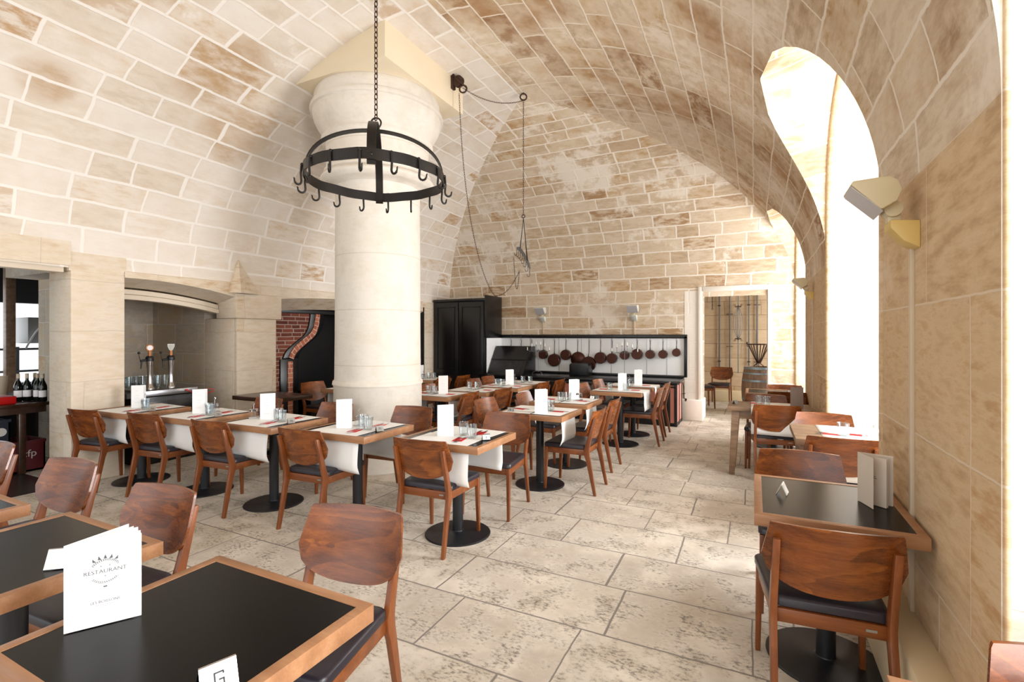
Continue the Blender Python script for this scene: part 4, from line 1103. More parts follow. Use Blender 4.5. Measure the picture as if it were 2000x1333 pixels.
# ------------------------------------------------------------------ floodlights on the piers and the far wall
def flood(loc,rz,label,sc=1.,small=False):
    t=thing('wall_floodlight',label,'wall light',loc,rz); t.scale=(sc,)*3
    # local: +x away from wall; z=0 at the level of the head's outer edge
    mb=MB(); mb.prism([(.0,-.245),(.0,-.145),(.088,-.135),(.088,-.165),(.05,-.215)],-.05,.05,'y'); obj('wall_box',mb,M['yellowed' if not small else 'whitemetal'],t,bevel=.005)
    mb=MB(); mb.cyl((.075,-.035,-.092),.030,.07,20,'y'); mb.bb(.05,.09,-.018,.018,-.14,-.08); obj('hinge',mb,M['beige'],t,bevel=.003)
    hw=.088
    mb=MB(); mb.prism([(.215,.0),(.208,.012),(.100,.018),(.072,.0),(.060,-.035),(.075,-.075),(.118,-.100),(.125,-.098)],-hw,hw,'y'); obj('housing',mb,M['beige'if not small else 'whitemetal'],t,bevel=.006,seg=3)
    mb=MB(); mb.prism([(.214,-.004),(.209,-.013),(.116,-.108),(.122,-.100)],-hw+.006,hw-.006,'y'); obj('glass_face',mb,M['lampface'],t)
    if not small:
        for k in range(4):
            mb=MB(); mb.box((.105+.016*k,0,.013),(.006,.10,.014)); obj('cooling_slot',mb,M['darkink'],t)
    return t
flood((XR,2.62,2.165),PI,'large beige floodlight high on the near pier',1.15)
flood((XR,6.62,2.165),PI,'small beige floodlight on the second pier',1.0)
def cond(name,label,x0,x1,y0,y1,z0,z1):
    mb=MB(); mb.bb(x0,x1,y0,y1,z0,z1); tag(obj(name,mb,M['conduit'],bevel=.002),label,'cable trunking')
cond('cable_trunking','thin vertical cable trunking below the large floodlight on the near pier',XR-.016,XR,2.645,2.675,.33,1.93)
cond('cable_trunking','thin vertical cable trunking below the floodlight on the second pier',XR-.016,XR,6.605,6.635,.33,1.93)
for xx,w in ((-3.88,'left'),(-2.02,'right')):
    flood((xx,YF,2.06),-PI/2,'small pale floodlight on the far wall above the pans, %s one'%w,1.15,True)
    cond('cable_trunking','short %s cable trunking running down the far wall to the pan board'%w,xx-.015,xx+.015,YF-.014,YF,1.53,1.79)

# ------------------------------------------------------------------ cabinet
t=thing('tall_cabinet','tall black panelled double-door cabinet in the far corner','cabinet',(0,0,0))
X0,X1,Y0c,Y1c,Hc=XL+.04,-4.87,8.62,YF-.01,2.27
mb=MB(); mb.bb(X0,X1,Y0c+.02,Y1c,0,Hc); obj('body',mb,M['blackenamel'],t,bevel=.003)
mb=MB(); mb.bb(X0,X1,Y0c-.015,Y0c+.02,Hc-.05,Hc+.0); mb.bb(X1,X1+.035,Y0c-.02,Y1c,1.47,Hc+.06); obj('cornice',mb,M['blackenamel'],t,bevel=.004)
xm=(X0+X1)/2
for a,b in ((X0+.03,xm-.01),(xm+.01,X1-.03)):
    mb=MB(); mb.bb(a,b,Y0c-.005,Y0c+.02,.05,Hc-.07)
    d=obj('door',mb,M['blackenamel'],t,bevel=.003)
    for z0,z1 in ((.12,.72),(.80,Hc-.16)):
        mb=MB(); fr_=.018
        for q in ((a+.07,b-.07,z0,z0+fr_),(a+.07,b-.07,z1-fr_,z1),(a+.07,a+.07+fr_,z0,z1),(b-.07-fr_,b-.07,z0,z1)): mb.bb(q[0],q[1],Y0c-.016,Y0c-.003,q[2],q[3])
        obj('panel_moulding',mb,M['blackenamel'],d)
    mb=MB(); kx_=b-.035 if a<xm-.3 else a+.035; mb.lathe([(.006,0),(.006,.02),(.013,.028),(.010,.038),(.0,.04)],(kx_,Y0c-.005,1.0),12,Euler((PI/2,0,0)).to_matrix()); obj('knob',mb,M['iron'],d)
# ------------------------------------------------------------------ splashback board with rail
BX0,BX1=-4.84,-1.12
t=thing('pan_board','white panelled splashback with black frame and pan rail on the far wall','splashback',(0,0,0))
mb=MB(); mb.bb(BX0,BX1,YF-.035,YF-.002,.74,1.50); obj('white_panel',mb,M['whitetile'],t)
fr=MB(); fr.bb(BX0,BX1+.05,YF-.07,YF-.002,1.46,1.53); fr.bb(BX1,BX1+.05,YF-.07,YF-.002,.76,1.5); fr.bb(BX0,BX1,YF-.06,YF-.03,.745,.79); obj('frame',fr,M['blackenamel'],t,bevel=.004)
for xx in (-4.15,-3.52,-3.05,-2.45,-1.78,-1.42):
    mb=MB(); mb.bb(xx-.004,xx+.004,YF-.0375,YF-.034,.79,1.46); obj('joint_strip',mb,M['brushed'],t)
mb=MB(); mb.bb(X1+.0355,X1+.042,Y0c,YF-.02,.76,1.46); obj('side_panel',mb,M['whitetile'],t)
# pans
def pan_make():
    t=thing('copper_pan','x','pan')
    # unit pan: radius 1 -> scaled mesh per size below
    return t
def pan(i,x,r,drop,depth,lid=False):
    lab=['smallest','small','small','medium','large','medium','very large flat','largest','large','medium','small','medium','small','small','small'][i]
    ordn=['first','second','third','fourth','fifth','sixth','seventh','eighth','ninth','tenth','eleventh','twelfth','thirteenth','fourteenth','last'][i]
    t=thing('copper_pan','%s dark copper pan, %s from the left on the rail'%(lab,ordn),'pan',(x,YF-.085,1.50),0,'copper pans on the rail')
    zc_=-drop; y0=-.012
    mb=MB(); MM=Euler((PI/2,0,0)).to_matrix()   # axis towards the room (-y)
    off=0 if i not in (6,7) else (.0 if i==6 else -.035)
    mb.lathe([(0,depth),(r*.93,depth),(r*.98,depth-.006),(r,depth-.02),(r,.0),(r*.965,.0),(r*.965,.01)],(0,y0+.045+off,zc_),32,MM,cap=False); obj('body',mb,M['copper'],t,smooth=40)
    mb=MB(); mb.torus((0,y0+.045+off,zc_),r,.004,32,6,MM); obj('rim',mb,M['tin'],t,smooth=60)
    mb=MB(); hz_=zc_+r
    mb.tube([(0,y0+.03+off,hz_-.01),(0,y0+.012+off,hz_+.02),(0,y0+.02,hz_+.06),(0,y0+.03,-.10)],[.011,.008,.006,.007],7); mb.torus((0,y0+.03,-.088),.012,.003,10,5,MM); obj('handle',mb,M['iron'],t,smooth=60)
    mb=MB(); mb.tube([(0,.02,.035),(0,-.002,.035),(0,-.012,.02),(0,-.005,-.02),(0,.0,-.06),(0,-.004,-.085),(0,-.018,-.078)],.0035,6); obj('hook',mb,M['iron'],t,smooth=60)
px=[998,1017.5,1038,1061,1082.5,1105,1128,1150,1172.5,1195,1219.5,1244,1269.5,1294.5,1321]
rr=[.058,.060,.058,.086,.12,.098,.14,.135,.105,.092,.078,.093,.076,.072,.068]
dr=[.29,.30,.31,.375,.485,.375,.46,.54,.42,.425,.36,.335,.335,.33,.295]
for i,(p,r,d_) in enumerate(zip(px,rr,dr)):
    q=(p-1000)/955; yy=YF-.085; x=yy*(-.443+.8965*q)/(.8965+.443*q)
    pan(i,x,r*1.06,d_,.09 if i not in(6,7) else .03)
# ------------------------------------------------------------------ range / counter
RX0,RX1,RY0=-4.83,-1.14,8.44
t=thing('kitchen_range','long black cast-iron kitchen range with brick ends below the pans','kitchen range',(0,0,0))
mb=MB(); mb.bb(RX0,RX1+.01,RY0-.02,YF-.03,.70,.745); obj('worktop',mb,M['blackenamel'],t,bevel=.006)
mb=MB(); mb.tube([(RX0,RY0-.06,.66),(RX1,RY0-.06,.66)],.012,8); 
for xx in (-4.6,-3.7,-2.8,-1.9,-1.2): mb.tube([(xx,RY0-.06,.66),(xx,RY0,.66)],.008,6)
obj('front_rail',mb,M['iron'],t,smooth=60)
mb=MB(); mb.bb(RX0,RX1-.02,RY0+.03,YF-.03,.04,.70); obj('body',mb,M['blackenamel'],t,bevel=.004)
for k,(a,b) in enumerate(((-3.1,-2.80),(-2.52,-2.32),(-1.62,-1.40))):
    mb=MB(); mb.bb(a,b,RY0+.012,RY0+.04,.10,.66); autouv(mb); obj('brick_panel',mb,M['pinkbrick'],t)
for k in range(6):
    a=-4.75+.45*k; mb=MB(); mb.bb(a,a+.38,RY0+.015,RY0+.035,.12,.62); d=obj('oven_door',mb,M['blackenamel'],t,bevel=.008)
    mb=MB(); mb.tube([(a+.33,RY0+.015,.36),(a+.33,RY0-.015,.37),(a+.30,RY0-.02,.38)],.007,6); obj('handle',mb,M['iron'],d)
for a,b in ((RY0+.05,RY0+.28),(RY0+.34,RY0+.58)):
    mb=MB(); mb.bb(RX1-.025,RX1-.002,a,b,.06,.68); obj('pink_end_panel',mb,M['pinkbrick'],t)
for a in (RX1-.10,):
    mb=MB(); mb.bb(a,RX1-.035,RY0+.005,RY0+.04,.06,.68); obj('pink_front_panel',mb,M['pinkbrick'],t)
mb=MB()
for y_ in (RY0,RY0+.28,RY0+.58): mb.bb(RX1-.04,RX1+.006,y_,y_+.06,0,.70)
mb.bb(RX1-.18,RX1-.1,RY0,RY0+.04,0,.7); obj('end_post',mb,M['blacksteel'],t,bevel=.004)
mb=MB(); mb.bb(RX0,RX1,RY0+.04,YF-.05,0,.05); obj('base',mb,M['blacksteel'],t)
mb=MB(); mb.tube([(RX1+.03,RY0+.1,.73),(RX1+.04,RY0+.45,.70),(RX1+.045,RY0+.55,.6),(RX1+.045,RY0+.55,.42),(RX1+.10,RY0+.5,.40)],.009,6); mb.cyl((RX1+.08,RY0+.52,.37),.016,.05,10); mb.torus((RX1+.045,RY0+.55,.50),.022,.006,12,6); obj('tap',mb,M['rust'],t,smooth=60)
# slanted black desk box on the range
t=thing('desk_box','black slant-fronted iron box on the left end of the range','warming box',(0,0,.745))
mb=MB(); mb.prism([(8.60,0),(9.22,0),(9.22,.55),(8.98,.55)],-4.80,-4.02,'x'); obj('body',mb,M['blackenamel'],t,bevel=.006)
def slant(u,v,off=.006): # u x, v 0..1 up the slope
    y=8.60+.38*v; z=.55*v; return (u,y-off*.82,z+off*-.0)
for (a,b,v0,v1) in ((-4.70,-4.45,.06,.46),(-4.38,-4.12,.06,.46)):
    mb=MB(); P=[slant(a,v0),slant(b,v0),slant(b,v1),slant(a,v1)]; Q=[slant(a,v0,-.004),slant(b,v0,-.004),slant(b,v1,-.004),slant(a,v1,-.004)]
    mb.rings([P,Q]); obj('flap',mb,M['blacksteel'],t,bevel=.002)
mb=MB(); P=[slant(-4.8,.50,.012),slant(-4.02,.50,.012),slant(-4.02,.54,.012),slant(-4.8,.54,.012)];Q=[slant(-4.8,.50,-.01),slant(-4.02,.50,-.01),slant(-4.02,.54,-.01),slant(-4.8,.54,-.01)]; mb.rings([P,Q]); obj('ridge',mb,M['iron'],t)
mb=MB(); mb.tube([(-4.02,8.95,.28),(-3.98,8.95,.28),(-3.98,8.95,.31)],.008,6); mb.tube([(-3.985,8.91,.28),(-3.985,8.99,.28)],.012,8); obj('side_handle',mb,M['iron'],t)
t=thing('bread_box','small black rounded metal box on the range below the largest pan','box',(-2.98,9.02,.745))
mb=MB(); pr=[(-.19,0),(.19,0),(.19,.19)]+[(.19-.05+.05*math.cos(R(a)),.19+.05*math.sin(R(a))) for a in (20,45,70,90)]+[(-.14,.24)]+[(-.19+.05-.05*math.sin(R(a)),.19+.05*math.cos(R(a))) for a in (20,45,70,90)]
mb.prism(pr,-.13,.13,'y'); obj('body',mb,M['blackenamel'],t,bevel=.004)
mb=MB(); mb.bb(-.16,.16,-.135,-.13,.02,.2); obj('lid',mb,M['blacksteel'],t,bevel=.002)
# candelabra
def candelabra(x,label,n=6):
    t=thing('candelabrum',label,'candelabrum',(x,8.86,.746))
    mb=MB()
    for k in range(3):
        a=R(90+120*k); mb.tube([(0,0,.055),(.06*math.cos(a),.06*math.sin(a),.065),(.115*math.cos(a),.115*math.sin(a),.04),(.12*math.cos(a),.12*math.sin(a),0)],.005,6)
    obj('foot',mb,M['greyiron'],t,smooth=60)
    mb=MB(); mb.tube([(0,0,.05),(0,0,.50)],.005,8); obj('stem',mb,M['greyiron'],t,smooth=60)
    for k in range(n):
        u=(k-(n-1)/2)/((n-1)/2); X=.235*u; zt=.60-.11*u*u
        mb=MB(); mb.tube([(0,0,.48),(X*.3,0,.44+.02*u*u),(X*.75,0,.43+.02*abs(u)),(X,0,.47),(X,0,zt-.02)],.004,6); mb.lathe([(.004,0),(.018,.008),(.016,.012),(.006,.010)],(X,0,zt-.025),12); arm=obj('arm',mb,M['greyiron'],t,smooth=60)
        mb=MB(); mb.lathe([(.008,0),(.008,.055),(.003,.062)],(X,0,zt-.015),10); obj('candle',mb,M['candle'],arm)
candelabra(-3.80,'thin iron candelabrum with white candles beside the slanted black box')
candelabra(-2.10,'thin iron candelabrum with white candles near the right end of the range')
# ------------------------------------------------------------------ bar niche
t=thing('bar_counter','black bar counter with brushed steel top in the arched niche','counter',(0,0,0))
mb=MB(); mb.bb(-7.9,-6.35,3.14,3.80,0,.79); obj('body',mb,M['blackenamel'],t,bevel=.004)
mb=MB(); mb.bb(-7.0,-6.33,3.20,3.80,.80,.865); obj('steel_top',mb,M['brushed'],t,bevel=.004)
mb=MB(); mb.bb(-7.9,-7.0,3.12,3.80,.79,.845); mb.bb(-7.0,-6.40,3.05,3.198,.79,.845); obj('dark_top',mb,M['blacksteel'],t)
mb=MB()
for k in range(26):
    y=3.24+.021*k
    for s in(-1,1): mb.box((-6.345,y,.755),(.004,.003,.055),rx=s*R(38))
obj('grille',mb,M['greyiron'],t,smooth=0)
def tap(y,label,shield):
    t=thing('beer_tap',label,'beer tap',(-6.55,y,.866))
    mb=MB(); mb.lathe([(.052,0),(.052,.012),(.040,.03),(.030,.07),(.025,.14),(.025,.20),(.031,.28),(.038,.34),(.040,.375),(.036,.385),(0,.39)],n=28); obj('column_body',mb,M['chrome'],t,smooth=50)
    mb=MB(); mb.lathe([(.041,.34),(.043,.36),(.041,.385),(.03,.40),(0,.402)],n=24); mb.tube([(0,-.03,.355),(0,-.07,.35),(0,-.10,.345)],[.014,.013,.012],8); mb.tube([(0,-.085,.345),(0,-.09,.29),(0,-.094,.25)],[.010,.008,.006],8); obj('spout',mb,M['blacksteel'],t,smooth=60)
    mb=MB(); mb.tube([(0,-.10,.35),(0,-.112,.40),(0,-.114,.42)],.004,6); mb.lathe([(0,-.016),(.011,-.012),(.016,0),(.011,.012),(0,.016)],(0,-.115,.44),14); obj('lever',mb,M['blacksteel'],t,smooth=60)
    mb=MB()
    if shield: pts=[(-.042,.045),(.042,.045),(.040,.01),(.022,-.03),(0,-.045),(-.022,-.03),(-.040,.01)]
    else: pts=[(.045*math.cos(2*PI*k/24),.042*math.sin(2*PI*k/24)) for k in range(24)]
    mb.prism(pts,-.008,.008,'x'); mb.xf(Matrix.Translation((0,0,.50))); obj('badge',mb,M['whitemetal' if shield else 'amber'],t,bevel=.002)
    mb=MB(); mb.bb(-.01,.01,-.013,.013,.40,.46); obj('badge_stem',mb,M['amber'],t)
    mb=MB(); mb.prism([(q[0]*.72,q[1]*.72) for q in pts],.0085,.010,'x'); mb.xf(Matrix.Translation((0,0,.50))); obj('badge_label',mb,M['paper'] if not shield else M['silver'],t)
    return t
tap(3.36,'chrome beer tap with round amber badge, left one on the bar',False)
tap(3.60,'chrome beer tap with pale shield badge, right one on the bar',True)
def pint():
    mb=MB(); n=20; mb.lathe([(0,.004),(.028,0),(.031,.01),(.036,.10),(.038,.14),(.0365,.14),(.034,.1),(.029,.015),(0,.012)],n=n,cap=False); return obj('beer_glass',mb,M['glass'],smooth=60)
PG=Proto(pint)
for i in range(2):
    for k in range(6): PG.put((-7.12-.085*i,3.34+.083*k,.8455),0,'clear beer glass standing in rows behind the bar taps','glass','beer glasses behind the taps')
for k in range(4): PG.put((-6.80,3.30+.0+.082*k if k<0 else 3.42+.085*k,.8655),0,'clear beer glass in the front row between the bar taps','glass','beer glasses between the taps')
mb=MB(); pts=[(-6.32,3.66,.84)]
for k in range(21):
    a=2*PI*k/20; pts.append((-6.29,3.86-.13*math.cos(a)+(.0),.80+.028*math.sin(a)-.01*math.cos(a)))
mb.tube(pts,.0045,6); mb.cyl((-6.335,3.66,.838),.012,.02,10,'x'); tag(obj('cable_loop',mb,M['redcord'],smooth=60),'looped red cable hanging at the right corner of the bar counter','cable')
# ------------------------------------------------------------------ room behind the bar opening
t=thing('side_table','dark wooden serving table with wine bottles inside the bar opening','table',(0,0,0))
mb=MB(); mb.bb(-7.9,-7.12,1.2,2.66,.735,.77); obj('tabletop',mb,M['darktop'],t,bevel=.003)
mb=MB(); mb.bb(-7.86,-7.16,1.24,2.62,.66,.735); obj('apron',mb,M['darktop'],t)
for x in(-7.82,-7.19):
    for y in(1.3,2.42):
        mb=MB(); mb.bb(x-.03,x+.03,y-.03,y+.03,0,.66); obj('leg',mb,M['darktop'],t,bevel=.003)
def bottle_make():
    t=thing('wine_bottle','x','bottle')
    mb=MB(); mb.lathe([(.0,.003),(.034,0),(.038,.006),(.038,.16),(.036,.18),(.024,.215),(.0145,.24),(.0135,.30),(.0150,.302),(.0150,.31),(0,.31)],n=24); obj('body',mb,M['bottle'],t,smooth=50)
    mb=MB(); mb.lathe([(.0152,.262),(.0152,.312),(0,.313)],n=16); obj('capsule',mb,M['conduit'],t)
    mb=MB(); n=14; rs=[]
    for k in range(n+1):
        a=R(-62+124*k/n); rs.append([(.0386*math.cos(a),.0386*math.sin(a),.05),(.0386*math.cos(a),.0386*math.sin(a),.125)])
    for p,q in zip(rs,rs[1:]): mb.quad([p[0],q[0],q[1],p[1]])
    obj('label',mb,M['paper'],t,smooth=60); return t
BT=Proto(bottle_make)
for x,y,w in ((-7.45,2.479,'first'),(-7.42,2.545,'second'),(-7.47,2.63,'third'),(-7.32,2.60,'fourth'),(-7.22,2.61,'fifth')):
    BT.put((x,y,.7705),R(-20),'dark wine bottle with cream label, %s from the left in the bar opening'%w,'bottle','wine bottles on the serving table')
mb=MB(); mb.bb(-7.6,-7.25,1.9,2.40,.771,.85); tag(obj('red_box',mb,M['red'],bevel=.004),'flat red box on the serving table left of the wine bottles','box')
def crate(x0,x1,y0,y1,z0,h,label,mat):
    t=thing('crate',label,'crate',((x0+x1)/2,(y0+y1)/2,z0)); w,d=x1-x0,y1-y0
    mb=MB(); mb.bb(-w/2,w/2,-d/2,d/2,0,.02)
    for a in ((-w/2,-w/2+.015,-d/2,d/2),(w/2-.015,w/2,-d/2,d/2),(-w/2,w/2,-d/2,-d/2+.015),(-w/2,w/2,d/2-.015,d/2)): mb.bb(*a,0,h)
    obj('shell',mb,M[mat],t)
    mb=MB()
    for a in ((-w/2-.006,-w/2+.018,-d/2-.006,d/2+.006),(w/2-.018,w/2+.006,-d/2-.006,d/2+.006),(-w/2,w/2,-d/2-.006,-d/2+.018),(-w/2,w/2,d/2-.018,d/2+.006)): mb.bb(*a,h-.03,h+.002)
    obj('rim',mb,M[mat],t); return t
c=crate(-7.65,-7.24,2.18,2.64,0,.34,'dark red drinks crate with pale lettering under the serving table','crate')
M['palemark']=plain('pale_printed_mark','C9C4C0',.5)
text('cfp',.11,M['palemark'],c,(.213,.09,.20),(PI/2,0,PI/2),.0006,'printed_letters')
crate(-7.65,-7.24,1.55,2.03,0,.34,'dark red drinks crate farther left under the serving table','crate')
M['navy']=plain('navy_plastic','131B2C',.4)
c=crate(-7.65,-7.25,1.70,2.35,.345,.26,'dark blue crate with round white emblem stacked under the serving table','navy')
mb=MB(); mb.prism([(.045*math.cos(2*PI*k/24),.045*math.sin(2*PI*k/24)) for k in range(24)],.207,.2085,'x'); mb.xf(Matrix.Translation((0,.25,.13))); obj('round_emblem',mb,M['palemark'],c)
t=thing('steel_shelf','grey metal shelving and hood in front of the bar room window','shelving',(0,0,0))
for y in (2.75,3.15,3.65):
    mb=MB(); mb.bb(-9.62,-9.57,y,y+.05,0,1.35); obj('post',mb,M['greyiron'],t)
for z in (.80,.98,1.3):
    mb=MB(); mb.bb(-9.9,-9.56,2.7,3.8,z,z+.03); obj('shelf',mb,M['greyiron'],t)
M['hoodgrey']=plain('grey_enamel','A6A8A8',.5)
mb=MB(); mb.bb(-9.9,-9.42,3.24,3.95,1.40,1.78); tag(obj('steel_hood',mb,M['hoodgrey'],bevel=.02),'grey steel extractor box seen against the bar room window','extractor')
mb=MB(); mb.tube([(-9.36,3.20+.010*k,1.33+.34*math.sin(PI*k/44)) for k in range(0,37)],.012,6); tag(obj('hose',mb,M['paper'],smooth=60),'pale curved hose below the steel box in the bar room','hose')
mb=MB(); mb.bb(-9.3,-9.2,2.94,3.04,0,2.6); struct(obj('trim_7',mb,M['oldwood'],bevel=.004))
mb=MB(); mb.lathe([(.05,0),(.05,.24)],(-8.4,2.85,.77),20); o=tag(obj('paper_roll',mb,M['conduit']),'pale paper roll standing behind the wine bottles','roll')
mb=MB(); mb.bb(-8.9,-8.2,2.3,2.95,0,.765); tag(obj('back_counter',mb,M['blackenamel'],bevel=.005),'low black counter behind the wine bottles','counter')
o.location=(0,-.2,0)
# ------------------------------------------------------------------ fireplace
fx=W1-.62
S=[(6.10,1.90),(6.09,1.80),(6.05,1.64),(5.98,1.53),(5.88,1.455),(5.77,1.38),(5.66,1.30),(5.59,1.22),(5.555,1.14)]
def sm(P,n=4):
    out=[]
    for i in range(len(P)-1):
        p0=P[max(0,i-1)];p1=P[i];p2=P[i+1];p3=P[min(len(P)-1,i+2)]
        for k in range(n):
            q=k/n; out.append(tuple(.5*((2*b)+(-a+c)*q+(2*a-5*b+4*c-d)*q*q+(-a+3*b-3*c+d)*q**3) for a,b,c,d in zip(p0,p1,p2,p3)))
    out.append(P[-1]); return out
SC_=sm(S)
t=thing('fireplace','large dark brick fireplace with S-curved brick hood edge behind the column','fireplace',(0,0,0))
mb=MB(); pts=[(4.84,.0),(5.36,.0),(5.36,1.10)]+[(y-.14,z) for y,z in reversed(SC_)]+[(4.84,1.95)]
mb.prism(pts,fx-.10,fx-.03,'x'); autouv(mb); obj('brick_wall',mb,M['brick'],t,smooth=0)
mb=MB(); L1=[(y-.145,z) for y,z in SC_]; L2=[(y+.15,z) for y,z in reversed(SC_)]
mb.prism(L1+L2,fx-.08,fx,'x'); mb.bb(fx-.08,fx,5.36,5.70,0,1.13); mb.bb(fx-.1,fx+.02,4.84,8.25,1.88,1.98); obj('black_moulding',mb,M['blackenamel'],t,bevel=.004)
mb=MB(); n=len(SC_)
vs=[];fs=[];uvs=[];acc=0
for i in range(n):
    y,z=SC_[i]; a=SC_[max(0,i-1)]; b=SC_[min(n-1,i+1)]; d=Vector((b[0]-a[0],b[1]-a[1])).normalized(); nx=Vector((-d.y,d.x))*.048
    if i: acc+=math.hypot(SC_[i][0]-SC_[i-1][0],SC_[i][1]-SC_[i-1][1])
    vs.append(((y+nx.x,z+nx.y),(y-nx.x,z-nx.y),acc))
for p,q in zip(vs,vs[1:]):
    mb.quad([(fx+.012,p[0][0],p[0][1]),(fx+.012,p[1][0],p[1][1]),(fx+.012,q[1][0],q[1][1]),(fx+.012,q[0][0],q[0][1])],[(0,p[2]),(.1,p[2]),(.1,q[2]),(0,q[2])])
    for e in (0,1): mb.quad([(fx+.012,p[e][0],p[e][1]),(fx+.012,q[e][0],q[e][1]),(fx-.02,q[e][0],q[e][1]),(fx-.02,p[e][0],p[e][1])],[(0,p[2]),(0,q[2]),(.03,q[2]),(.03,p[2])])
obj('curved_brick_edge',mb,M['brickbright'],t,smooth=40)
mb=MB(); mb.bb(fx-.02,fx+.012,5.49,5.585,0,1.09); autouv(mb); obj('brick_pier',mb,M['brickbright'],t,smooth=0)
mb=MB(); mb.bb(fx-.7,fx-.64,5.6,8.2,0,1.9); mb.bb(fx-.6,fx-.1,8.1,8.2,0,1.9); obj('iron_back',mb,M['blackenamel'],t)
mb=MB(); mb.bb(fx-.6,fx-.05,6.0,8.1,.0,.55); obj('hearth',mb,M['blacksteel'],t,bevel=.01)
mb=MB(); mb.bb(fx-.08,fx+.012,7.62,7.72,0,1.85); autouv(mb); obj('brick_pier',mb,M['brickbright'],t,smooth=0)
# ------------------------------------------------------------------ corridor beyond the doorway
t=thing('oak_barrel','grey oak barrel with zinc hoops standing in the back corridor','barrel',(.09,10.74,0))
mb=MB(); H=.90
pr=[(.255+.055*math.sin(PI*k/14),H*k/14) for k in range(15)]
mb.lathe(pr,n=36,cap=False); obj('staves',mb,M['barrel'],t,smooth=50)
for z,h in ((.0,.04),(.10,.035),(.26,.035),(.62,.035),(.76,.03),(.855,.045)):
    r0=.257+.055*math.sin(PI*z/H); r1=.257+.055*math.sin(PI*(z+h)/H); mb=MB(); mb.lathe([(r0,z),(r0+.003,z),(r1+.003,z+h),(r1,z+h)],n=36,cap=False); obj('hoop',mb,M['hoop'],t,smooth=50)
mb=MB(); mb.lathe([(0,.86),(.25,.86),(.25,.875),(0,.875)],n=36,cap=False); obj('head',mb,M['barrel'],t)
t=thing('iron_basket','tall flared black iron basket standing on the oak barrel','basket',(.09,10.74,.90))
for k in range(18):
    a=2*PI*k/18; c,s=math.cos(a),math.sin(a); mb=MB(); mb.tube([(.03*c,.03*s,.07),(.05*c,.05*s,.12),(.11*c,.11*s,.26),(.165*c,.165*s,.38),(.19*c,.19*s,.45)],.008,6); obj('bar',mb,M['rust'],t,smooth=60)
mb=MB(); mb.torus((0,0,.44),.19,.011,30,6); obj('rim',mb,M['rust'],t,smooth=60)
mb=MB(); mb.torus((0,0,.08),.035,.01,14,6); obj('lower_ring',mb,M['rust'],t,smooth=60)
for s in(-1,1):
    mb=MB(); mb.tube([(s*(.19+.03*math.sin(k*.5))+s*.02*math.cos(k*.9),0,.44+.045*math.sin(k*.62)) for k in range(9)],.008,6); obj('scroll_handle',mb,M['rust'],t,smooth=60)
for k in range(3):
    a=R(30+120*k); mb=MB(); mb.tube([(0,0,.09),(.05*math.cos(a),.05*math.sin(a),.05),(.10*math.cos(a),.10*math.sin(a),.008)],.008,6); obj('foot',mb,M['rust'],t,smooth=60)
yw=12.44
for x,z0,z1,w,lab in ((-.72,.66,2.62,.02,'leftmost iron rod leaning on the corridor wall'),(-.50,.60,2.68,.013,'second iron rod on the corridor wall, with cross pins'),(-.10,.7,2.65,.016,'iron rod just right of the spiked cage on the corridor wall'),(.07,.8,2.65,.022,'wide iron rod behind the basket on the corridor wall')):
    t=thing('hanging_rod',lab,'rod',(x,yw-.035,0)); mb=MB(); mb.bb(-w/2-.006,w/2+.006,-.01,.01,z0,z1); obj('shaft',mb,M['greyiron'],t,bevel=.002)
    for zz in ((1.25,2.0) if x==-.50 else (.9,2.2)):
        mb=MB(); mb.bb(-.07,.07,-.008,.008,zz,zz+.014) if x in(-.50,.07) else mb.bb(-.03,.03,-.02,.03,zz,zz+.02); obj('bracket',mb,M['rust'],t)
t=thing('hanging_spit_cage','long iron spit cage with spiked ends on the corridor wall','iron cage',(-.318,yw-.12,0))
mb=MB(); mb.tube([(0,0,.65),(0,0,2.66)],.010,8); obj('shaft',mb,M['greyiron'],t,smooth=60)
for k in range(6):
    a=2*PI*k/6; mb=MB(); mb.tube([(.095*math.sin(PI*q/12)**.8*math.cos(a),.095*math.sin(PI*q/12)**.8*math.sin(a),1.42+.76*q/12) for q in range(13)],.006,6); obj('bar',mb,M['greyiron'],t,smooth=60)
for z,s in ((1.42,-1),(2.19,1)):
    for k in range(8):
        a=2*PI*k/8; mb=MB(); mb.tube([(.01*math.cos(a),.01*math.sin(a),z),(.055*math.cos(a),.055*math.sin(a),z-s*.03),(.10*math.cos(a),.10*math.sin(a),z+s*.045)],[.008,.007,.003],6); obj('spike',mb,M['rust'],t,smooth=60)
chain('wall_chain','short dark chain hanging at the left end of the corridor wall',[(-.87,yw-.06,2.74),(-.87,yw-.06,2.12)],.05,.007,w=.026,mat='iron')
t=thing('ceiling_camera','small white dome camera under the doorway head','camera',(-.035,9.52,DZ))
mb=MB(); mb.lathe([(.062,0),(.062,-.02),(.056,-.03)],n=24); obj('housing',mb,M['paper'],t)
mb=MB(); mb.lathe([(.054,-.028)]+[(.054*math.cos(R(a)),-.028-.05*math.sin(R(a))) for a in (15,30,45,60,75,88)],n=24); obj('dome',mb,M['lampface'],t,smooth=60)
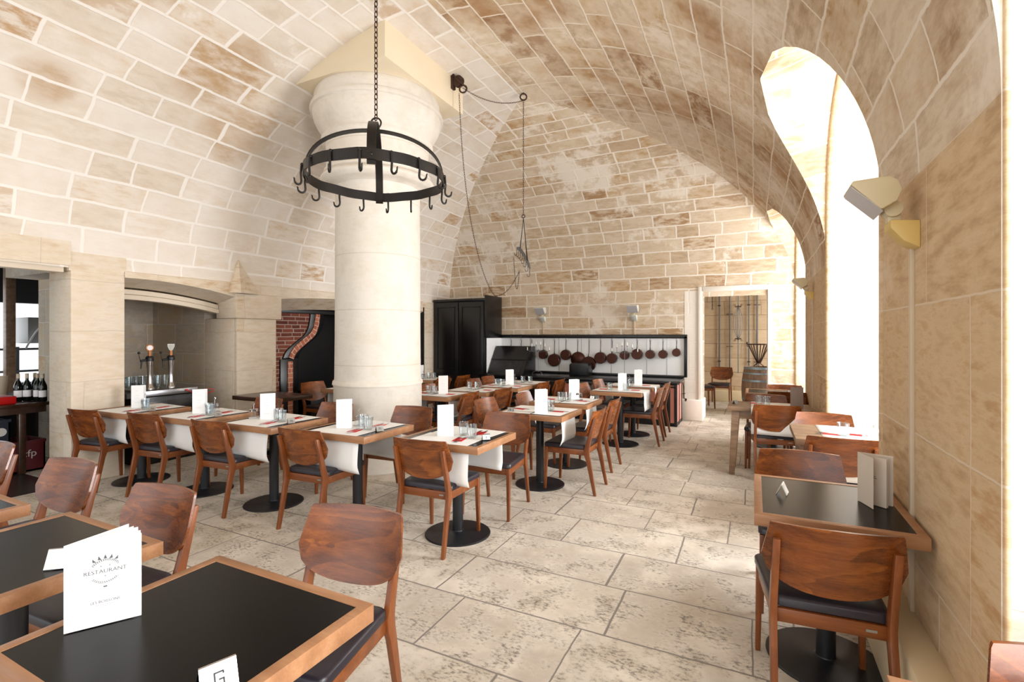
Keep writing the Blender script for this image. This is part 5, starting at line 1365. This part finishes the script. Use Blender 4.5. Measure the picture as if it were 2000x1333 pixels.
mb=MB(); mb.lathe([(.022,-.06),(.018,-.078),(.0,-.082)],n=16); obj('lens',mb,M['blackenamel'],t)
WORLD=.95; WIN=(88,122,84); BARL=22; CORR=66; FILL=64; EXPO=.56
# ------------------------------------------------------------------ light and camera
def area(name,loc,rot,sx,sy,e,c=(1,1,1),spread=180):
    l=bpy.data.lights.new(name,'AREA'); l.shape='RECTANGLE'; l.size=sx; l.size_y=sy; l.energy=e; l.color=c; l.spread=R(spread)
    o=bpy.data.objects.new(name,l); COL.objects.link(o); o.location=loc; o.rotation_euler=rot; return o
W=bpy.data.worlds.new('daylight'); SC.world=W; W.use_nodes=True
bg=W.node_tree.nodes['Background']; bg.inputs[0].default_value=(.93,.97,1,1); bg.inputs[1].default_value=WORLD
for L,e in zip(LUN,WIN):
    yc=(L[0]+L[1])/2; area('window_daylight',(XR+1.2,yc,1.75),(0,R(90),0),1.9,1.5,e,(.98,.985,1),150)
area('bar_window_daylight',(XL-4.3,2.4,1.6),(0,R(-90),0),1.5,3.2,BARL,(.95,.98,1))
area('corridor_window_daylight',(2.2,11.0,1.7),(0,R(90),0),1.5,1.5,CORR,(1,.97,.92))
area('near_end_fill',(-2.8,YN+.05,2.0),(R(90),0,0),6.0,3.4,FILL,(.93,.965,1))  # added fill light across the room's open near end, no entrance there
cam=bpy.data.cameras.new('camera'); co=bpy.data.objects.new('camera',cam); COL.objects.link(co)
co.location=(0,0,1.52); co.rotation_euler=(R(90),0,math.atan(472/955))
cam.sensor_width=36; cam.lens=955/2000*36; cam.shift_y=-11.5/2000; cam.clip_start=.02
SC.camera=co
SC.view_settings.view_transform='Standard'; SC.view_settings.look='None'; SC.view_settings.gamma=1; SC.view_settings.exposure=EXPO
SC.view_settings.use_curve_mapping=False
SC.cycles.use_denoising=True; SC.cycles.max_bounces=7; SC.cycles.diffuse_bounces=5; SC.cycles.glossy_bounces=3; SC.cycles.transparent_max_bounces=10; SC.cycles.sample_clamp_indirect=6
SC.cycles.caustics_reflective=False; SC.cycles.caustics_refractive=False
